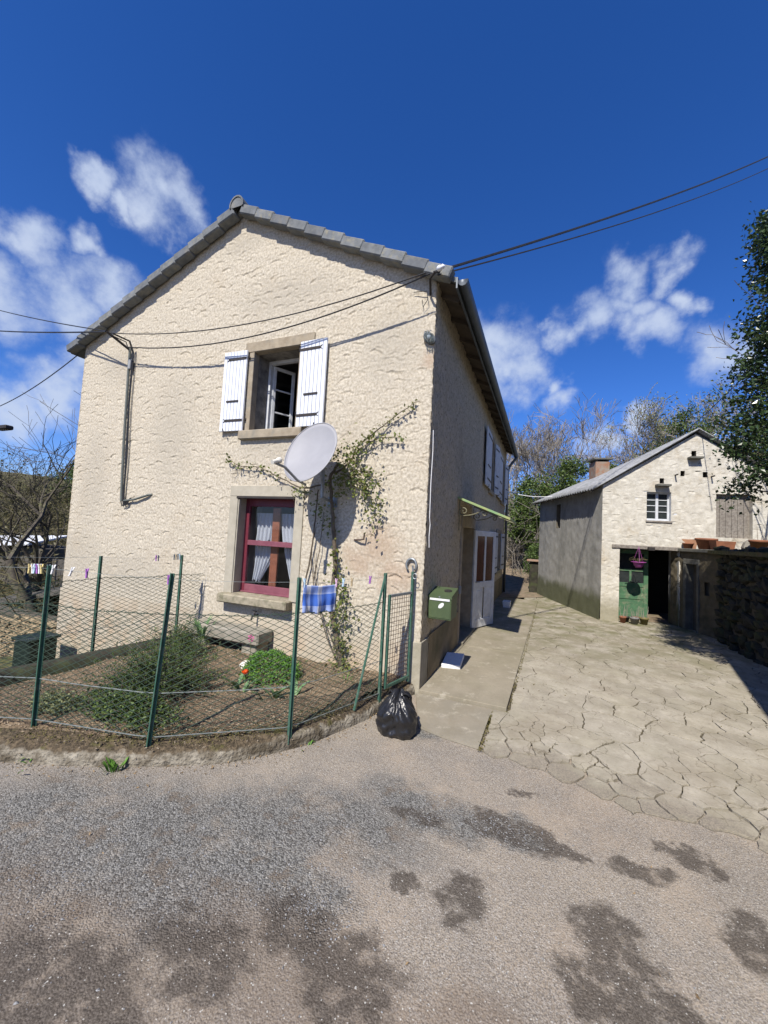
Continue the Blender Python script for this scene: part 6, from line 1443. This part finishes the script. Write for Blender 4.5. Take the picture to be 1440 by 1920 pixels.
# ================================================================== TERRACE WALL (right)
A1, A2 = Vector((4.34, 6.85, 0)), Vector((4.78, 5.72, 0)); T1 = (A2 - A1).normalized(); TN = Vector((T1.y, -T1.x, 0))     # TN points left, to the yard
TN = TN if TN.x < 0 else -TN
ter = thing('terrace_wall', (4.8, 4.5, 0), 'shade-darkened terrace wall with small doorway right of the barn', 'retaining wall')
TL = (A2 - A1).length
relief_wall('plaster_face', 'old_plaster', ter, -.3, TL, -.05, 1.82, .03, [(.22, .54, -.1, 1.54), (.74, .87, .89, 1.18)], lambda U, V: (fbm(U * 8, V * 8, 95, 4) - .47) * .05, lambda U, V, H: (A1.x + T1.x * U + TN.x * H, A1.y + T1.y * U + TN.y * H, V))
def tb(s0, s1, d0, d1, z0, z1, ch=.006): c = A1 + T1 * ((s0 + s1) / 2) + TN * ((d0 + d1) / 2); c.z = (z0 + z1) / 2; return MB().obox(c, T1 * ((s1 - s0) / 2), TN * ((d1 - d0) / 2), Vector((0, 0, (z1 - z0) / 2)), ch)
tb(.14, .22, -.2, .03, 0, 1.54).build('door_jamb', 'coping', ter); tb(.54, .60, -.2, .03, 0, 1.54).build('door_jamb', 'coping', ter); tb(.14, .60, -.2, .032, 1.542, 1.66).build('door_lintel', 'coping', ter)
tb(.22, .54, -.26, -.22, 0, 1.54).build('old_door', 'wood_grey', ter); tb(.66, .95, -.2, -.16, .8, 1.3).build('niche_back', 'mortar', ter)
tb(-.3, TL + .02, -.55, .07, 1.82, 1.90, .012).build('coping', 'coping', ter)
B1_, B2_ = Vector((4.62, 5.60, 0)), Vector((4.70, 3.7, 0)); B3_ = Vector((4.86, .9, 0))
c_ = [(4.80, 5.75), (4.70, 5.6), (4.76, 3.7), (4.92, .9), (9.5, .9), (9.5, 9.5), (6.6, 9.3), (6.62, 7.3), (4.5, 6.95)]
MB().prism(c_, -.05, 1.80).build('terrace_core', 'mortar', ter)
MB().prism([(4.52, 5.72), (4.60, 3.7), (4.76, .9), (9.5, .9), (9.5, 9.5), (6.6, 9.3), (6.62, 7.3), (4.75, 6.95), (5.1, 5.9)], 1.81, 1.885).build('terrace_top', 'terrain_grass', ter)
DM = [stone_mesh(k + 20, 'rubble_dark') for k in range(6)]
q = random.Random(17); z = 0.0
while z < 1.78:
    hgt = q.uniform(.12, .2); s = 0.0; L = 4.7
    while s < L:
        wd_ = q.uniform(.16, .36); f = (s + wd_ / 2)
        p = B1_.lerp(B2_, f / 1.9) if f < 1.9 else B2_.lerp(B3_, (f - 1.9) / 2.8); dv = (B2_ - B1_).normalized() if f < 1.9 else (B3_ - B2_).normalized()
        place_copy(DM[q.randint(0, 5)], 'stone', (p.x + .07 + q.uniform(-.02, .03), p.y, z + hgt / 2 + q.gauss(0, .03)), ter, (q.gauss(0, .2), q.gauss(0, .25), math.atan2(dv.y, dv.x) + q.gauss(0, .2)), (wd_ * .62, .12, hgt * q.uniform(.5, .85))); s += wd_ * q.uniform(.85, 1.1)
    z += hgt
# pots on the terrace
GT = 'terracotta pots along the terrace edge'
def tp(s, d, z): p = A1 + T1 * s - TN * d; return (p.x, p.y, z)
sq = thing('square_planter', tp(-.12, .24, 1.90), 'pale terracotta square planter with dry plant at the terrace end', 'planter', GT)
b = MB(); troughmesh(b, tp(-.10, .24, 1.90), .17, .17, .22, .025, .8); b.build('planter', 'terracotta_pale', sq)
b = MB(); q = random.Random(3); c = tp(-.1, .24, 2.08)
for k in range(26): a = q.uniform(0, 6.28); r_ = q.random() * .13; b.tube([(c[0] + r_ * .6 * math.cos(a), c[1] + r_ * .6 * math.sin(a), c[2]), (c[0] + r_ * 1.5 * math.cos(a), c[1] + r_ * 1.5 * math.sin(a), c[2] + q.uniform(.15, .38))], [.004, .002], 3)
b.build('dry_plant', 'twig', sq)
pot('flower_pot', tp(.12, .10, 1.90), .11, .13, 'terracotta', 'small shallow terracotta pot before the square planter', group=GT)
pot('flower_pot', tp(.50, .22, 1.90), .20, .25, 'terracotta', 'large round terracotta pot in the middle of the terrace edge', group=GT)
tr_ = thing('long_planter', tp(.95, .2, 1.90), 'long terracotta trough in front of the loft door', 'planter', GT); b = MB(); troughmesh(b, tp(.95, .2, 1.90), .17, .2, .19, .025, .85); b.build('trough', 'terracotta', tr_)
pot('flower_pot', (5.22, 5.35, 1.89), .15, .24, 'terracotta', 'terracotta pot at the right edge of the picture on the terrace', 4, 8, group=GT)
# grey stone heap by loft door
b = MB(); b.lathe(tp(1.4, .45, 1.89), [(.0, 0), (.16, 0), (.19, .08), (.15, .19), (.07, .26), (.0, .27)], 9); tag(b.build('grey_rock', 'trough_stone'), 'pale rough rock on the terrace below the loft door', 'rock')

# unseen building added outside the right edge to throw the straight shadow over the drive
nb = thing('added_shadow_house', (5.5, -1, 0), 'plain unseen house added beyond the right edge to shadow the drive', 'house')
MB().prism([(3.30, -4.0), (4.46, 1.5), (8.5, 1.5), (8.5, -4.0)], -.05, 4.6).build('wall', 'side_stucco', nb)
b = MB(); b.add([(3.27, -4.1, 4.61), (4.44, 1.55, 4.61), (8.7, 1.55, 4.61), (8.7, -4.1, 4.61), (6.6, 1.55, 6.0), (6.0, -4.1, 6.0)], [(0, 1, 4, 5), (2, 3, 5, 4), (1, 2, 4), (3, 0, 5), (3, 2, 1, 0)]); b.build('roof', 'roof_tile', nb)
MB().box(5.5, 6.4, 1.49, 1.54, 1.9, 3.8, .01).build('door', 'wood_grey', nb)

# ================================================================== TREES
def bare_tree(label, c, h, seed, m='twig_pale', depth=5, spread=.55, lean=(0, 0, 1), r=None, rmin=.006, group=None, kids=(2, 4), name='bare_tree', trunk=.33, up=.18, leafm=None, leafn=0, leafs=.05):
    t = thing(name, c, label, 'tree', group); q = random.Random(seed); sg = []; ends = []
    grow(q, c, lean, h * trunk, r or h * .018, depth, sg, spread, up, kids, .74, .13, rmin, ends)
    segs_mesh(sg[:1], n=6).build('trunk', m if m != 'twig_pale' else 'twig', t, True); segs_mesh(sg[1:]).build('crown', m, t)
    if leafm:
        l = np.random.RandomState(seed); P = [(e.x + l.normal() * .1, e.y + l.normal() * .1, e.z + l.normal() * .1) for e in ends for _ in range(leafn)]
        leaf_obj('foliage', P, l.uniform(leafs * .5, leafs * 1.2, len(P)), l, leafm, t)
    return t
GB = 'bare trees behind the house and barn'
TREES = [((-.9, 25, 2.2), 9.0, 'pale bare tree rising directly beside the house eave'), ((.9, 27, 2.3), 9.0, 'second bare tree to the right of the eave'), ((2.3, 24, 2.1), 8.6, 'bare tree above the evergreen shrubs behind the path'), ((3.6, 27, 2.3), 8.8, 'bare tree with fine crown left of the barn chimney'), ((5.2, 24, 2.2), 7.2, 'bare tree directly behind the barn chimney'), ((6.8, 26, 2.4), 7.2, 'bare tree behind the left half of the barn roof'), ((8.7, 25, 2.5), 7.2, 'bare tree behind the barn ridge'), ((12.5, 26, 3), 9.5, 'bare tree behind the holly at the right edge'), ((-2.5, 29, 2.4), 8.5, 'bare tree mostly hidden behind the house roof edge')]
TREES += [((-.4, 21, 1.6), 7.8, 'bare tree nearest the gutter end'), ((.7, 22, 1.7), 7.4, 'bare tree above the yellowish evergreen'), ((1.8, 21.5, 1.7), 8.0, 'bare tree between the two dark evergreens'), ((3.1, 22, 1.8), 7.2, 'bare tree just left of the chimney'), ((4.4, 21, 1.7), 6.6, 'low bare tree right of the chimney'), ((6.1, 21.5, 1.8), 8.3, 'tall pale tree in early leaf behind the barn roof'), ((7.3, 22.5, 1.9), 7.6, 'tree in early leaf left of the barn ridge'), ((9.6, 22, 2.2), 8.2, 'tree in early leaf right of the barn ridge')]
for i, (c, h, lab) in enumerate(TREES):
    bare_tree(lab, c, h, 100 + i, depth=6 if i < 5 or i > 8 else 5, rmin=.011, group=GB, spread=.6, kids=(2, 4), leafm='leaf_spring' if i in (6, 14, 15, 16) else None, leafn=2, leafs=.12)
def bushy(label, c, r, n, m, seed, leaf=.12, name='evergreen_tree', cat='tree', group=None, clumps=40, h0=.0):
    t = thing(name, c, label, cat, group); l = np.random.RandomState(seed); q = random.Random(seed); P = []
    b = MB(); top = Vector((c[0], c[1], c[2] + r[2] * 1.5)); b.tube([c, Vector(c).lerp(top, .5) + Vector((.1, 0, 0)), top], [r[0] * .07, r[0] * .05, .01], 6)
    for k in range(clumps):
        a = q.uniform(0, 6.28); e = q.uniform(-1, 1); rr = q.random() ** .4
        cc = (c[0] + r[0] * rr * math.cos(a) * math.sqrt(max(0, 1 - e * e)), c[1] + r[1] * rr * math.sin(a) * math.sqrt(max(0, 1 - e * e)), c[2] + h0 + r[2] * (1 + e * .98))
        s_ = min(r) * q.uniform(.13, .27); k_ = n // clumps
        P.append(l.normal(size=(k_, 3)) * np.array([s_, s_, s_ * .75]) + np.array(cc)); b.tube([(c[0], c[1], c[2] + h0 + r[2] * .5 * (1 + e)), cc], [.03, .008], 4, cap=False)
    b.build('trunk', 'bark', t); P = np.concatenate(P)
    leaf_obj('crown', P, l.uniform(leaf * .5, leaf * 1.2, len(P)), l, m, t, asp=.6, up=-.1); return t
GE = 'evergreens behind the barn'
bushy('dark evergreen tree standing left of the barn chimney', (1.35, 16.0, 2.0), (1.4, 1.2, 1.6), 9500, 'leaf_ever', 201, .13, group=GE)
bushy('dark evergreen tree touching the barn chimney', (2.5, 16.6, 2.4), (1.0, 1.0, 1.75), 7000, 'leaf_ever', 202, .13, group=GE)
bushy('yellowish evergreen shrub beside the house downpipe', (.25, 15.4, 1.6), (.75, .8, 1.15), 4200, 'leaf_ever', 203, .12, group=GE)
bushy('small evergreen behind the barn roof right of the chimney', (4.3, 17, 3.2), (.5, .6, 1.3), 2200, 'leaf_ever', 204, .12, group=GE)
bushy('bluish evergreen behind the barn ridge', (7.7, 18, 2.6), (1.2, 1.1, 3.0), 5500, 'leaf_ever', 205, .13, group=GE)
bushy('evergreen filling the gap behind the holly tree', (10.4, 17, 3), (1.9, 1.5, 2.3), 6500, 'leaf_ever', 206, .15, group=GE)
# ivy bank right of the path
bushy('ivy-covered bank beside the path left of the barn', (1.15, 13.1, -.15), (.55, 1.5, .95), 6500, 'leaf_dark', 207, .07, 'ivy_bank', 'ivy', clumps=60)
bushy('green undergrowth along the path beyond the ivy bank', (.9, 18, .6), (.6, 2.0, .8), 4500, 'leaf_dark', 208, .09, 'hedge', 'hedge', clumps=50)
# stone gatepost with flat stone by barn
gp = thing('stone_pillar', (1.02, 11.0, 0), 'low stone pillar with flat cap at the far barn corner', 'pillar'); MB().box(.86, 1.2, 10.8, 11.2, -.05, 1.15, .03).build('shaft', 'rubble_dark', gp); MB().box(.76, 1.28, 10.7, 11.3, 1.15, 1.22, .015).build('cap', 'brick_red', gp)
# brush on the slope behind
def brush(label, cx, cy, n, sx, sy, hgt, seed, m='twig_moss', leafm=None, nl=0, name='brushwood', leafs=.08):
    q = random.Random(seed); b = MB(); P = []
    for k in range(n):
        x, y = cx + q.gauss(0, sx), cy + q.gauss(0, sy); z = float(terr_z(x, y)); p = Vector((x, y, z - .1)); d = Vector((q.gauss(0, .4), q.gauss(0, .4), 1)).normalized(); pts = [p]
        L = hgt * q.uniform(.5, 1.2)
        for i in range(4): d = (d + Vector((q.gauss(0, .25), q.gauss(0, .25), q.gauss(-.03, .15)))).normalized(); pts.append(pts[-1] + d * L / 4)
        b.tube(pts, [.02, .016, .012, .008, .005], 3, cap=False)
        for _ in range(5):
            i = q.randint(1, 4); dd_ = Vector((q.gauss(0, 1), q.gauss(0, 1), q.gauss(.3, .6))).normalized() * L * .3; b.tube([pts[i], pts[i] + dd_ * .5 + Vector((0, 0, .03)), pts[i] + dd_], [.009, .006, .004], 3, cap=False)
        for _ in range(nl): i = q.randint(1, 4); P.append((pts[i].x + q.gauss(0, .22), pts[i].y + q.gauss(0, .22), pts[i].z + q.gauss(0, .2)))
    o = b.build(name, m); stuff(o); tag(o, label, 'brushwood')
    if P: l = np.random.RandomState(seed); o2 = leaf_obj('dry_leaves', P, l.uniform(leafs * .5, leafs * 1.3, len(P)), l, leafm, o); stuff(o2)
    return o
brush('tangle of bare pale brush along the path behind the house', .6, 20, 620, 2.4, 2.6, 4.2, 301, 'twig_pale', 'leaf_brush', 9)
brush('bare thicket on the slope behind the barn', 5, 23, 650, 4, 3, 5.0, 302, 'twig_pale', 'leaf_brush', 6)
brush('mossy bramble thicket in the hollow left of the house', -13.5, 6.5, 520, 3.4, 2.6, 2.4, 303, 'twig_moss', 'leaf_brush', 14)
brush('brown scrub covering the far slope at the left', -30, 14, 900, 9, 7, 3.4, 304, 'twig_moss', 'leaf_brush', 22, leafs=.22)
brush('scrub near the left rear corner of the house', -10, 9, 260, 2.0, 3, 3.0, 305, 'twig_moss', 'leaf_brush', 12)
# left trees
GLt = 'bare trees in the hollow left of the house'
bare_tree('crooked bare walnut tree spreading beside the gable', (-11.2, 2.0, -1.6), 8.2, 421, 'bark', 5, .75, (-.35, .05, 1), .17, .006, GLt, (2, 4), trunk=.30, up=.12)
bare_tree('bare tree at the far left picture edge', (-14.2, 3.2, -2.2), 8.0, 422, 'bark', 5, .7, (.15, 0, 1), .15, .006, GLt, (2, 4), trunk=.32, up=.15)
bare_tree('slimmer bare tree behind the walnut', (-13.5, 6.0, -2.0), 8.4, 423, 'twig', 5, .6, (.1, 0, 1), .12, .006, GLt, (2, 4), trunk=.34)
bare_tree('bare sapling close to the left house wall', (-9.6, 4.0, -1.2), 6.6, 424, 'twig', 5, .6, (.0, 0, 1), .09, .005, GLt, (2, 4), trunk=.36)
for i, (x, y, h) in enumerate(((-34, 20, 4.2), (-30, 22, 5.2), (-25.5, 20, 4.6), (-40, 19, 4), (-27, 26, 5), (-36, 26, 4.5))):
    bushy(['dark conifer on the left skyline nearest the picture edge', 'dark conifer second on the left skyline', 'dark conifer on the skyline beside the gable', 'low conifer at the left end of the skyline', 'distant conifer behind the skyline scrub', 'distant conifer left of centre on the skyline'][i], (x, y, float(terr_z(x, y)) - .5), (1.9, 1.9, h * .55), 2600, 'leaf_dark', 500 + i, .28, 'conifer', group='dark conifers on the left skyline', clumps=34)
# holly tree, upper right
def holly():
    c = Vector((4.98, 2.15, 1.85)); HK = .884; t = thing('holly_tree', c, 'dark glossy evergreen tree overhanging the right edge', 'tree'); q = random.Random(77); l = np.random.RandomState(77); b = MB(); P = []
    b.tube([c, c + Vector((-.1, -.1, 1.3)), c + Vector((-.5, -.2, 3.2)), c + Vector((-.85, -.3, 4.4))], [.11, .085, .05, .012], 7)
    def crown_r(z):     # half width against height
        return np.interp(z, [3.0, 3.5, 4.2, 4.9, 5.5, 6.2, 6.7, 7.0], [1.2, 1.3, .98, .72, .42, .26, .15, .06])
    def crown_x(z): return np.interp(z, [3.0, 4.5, 5.5, 7.0], [5.25, 4.9, 4.74, 4.42])
    k = 0
    while k < 330:
        z = q.uniform(2.75, 6.95); a = q.uniform(0, 6.28); rr = q.random() ** .45; R_ = float(crown_r(z)); cc = Vector((float(crown_x(z)) + R_ * rr * math.cos(a), 2.75 + R_ * .6 * rr * math.sin(a), z + q.gauss(0, .06)))
        if q.random() > (R_ / 1.5) * .8 + .3: continue
        far_ = lambda v: Vector((1.309 + (v.x - 1.309) * HK, -4.557 + (v.y + 4.557) * HK, 1.85 + (v.z - 1.85) * HK)); cc = far_(cc)
        k += 1; s_ = q.uniform(.05, .12); d = Vector((math.cos(a), math.sin(a), q.uniform(-.1, .5)))
        ax_ = far_(Vector((float(crown_x(z)) - .1, 2.75, z - .35))); b.tube([ax_, ax_.lerp(cc, .6) + Vector((0, 0, .03)), cc + d * .12], [.014, .008, .003], 4, cap=False)
        n = q.randint(55, 110); u = l.rand(n, 1); P.append(l.normal(size=(n, 3)) * s_ + np.array(cc) + u * np.array(d) * .2)
    b.build('trunk', 'bark', t); P = np.concatenate(P); leaf_obj('crown', P, l.uniform(.038, .075, len(P)), l, 'leaf_holly', t, asp=.62, up=.1, fold=.5)
holly()
wire('overhead_cable', (4.9, 4.6, 5.4), (4.62, 8.4, 4.9), .05, .008, 'black_cable', 'short cable dropping from the holly tree to the barn ridge')
# bare shrub whose shadow patterns the loft door
bare_tree('leafless tree on the terrace right of the holly', (7.5, 5.2, 1.85), 6.0, 611, 'twig', 5, .8, (-.12, .0, 1), .07, .006, None, (2, 4), trunk=.36, name='bare_tree')
# street lamp at the left edge
sl_ = thing('street_lamp', (-16.2, 2.4, -2.5), 'dark street lamp head poking in at the left edge', 'street lamp')
MB().tube([(-16.3, 2.4, -2.6), (-16.3, 2.4, 4.55), (-16.0, 2.4, 4.72), (-15.4, 2.4, 4.70)], .05, 8).build('pole', 'iron', sl_); MB().obox((-15.1, 2.4, 4.66), (.32, 0, .0), (0, .12, 0), (0, 0, .07), .03).build('head', 'iron', sl_)
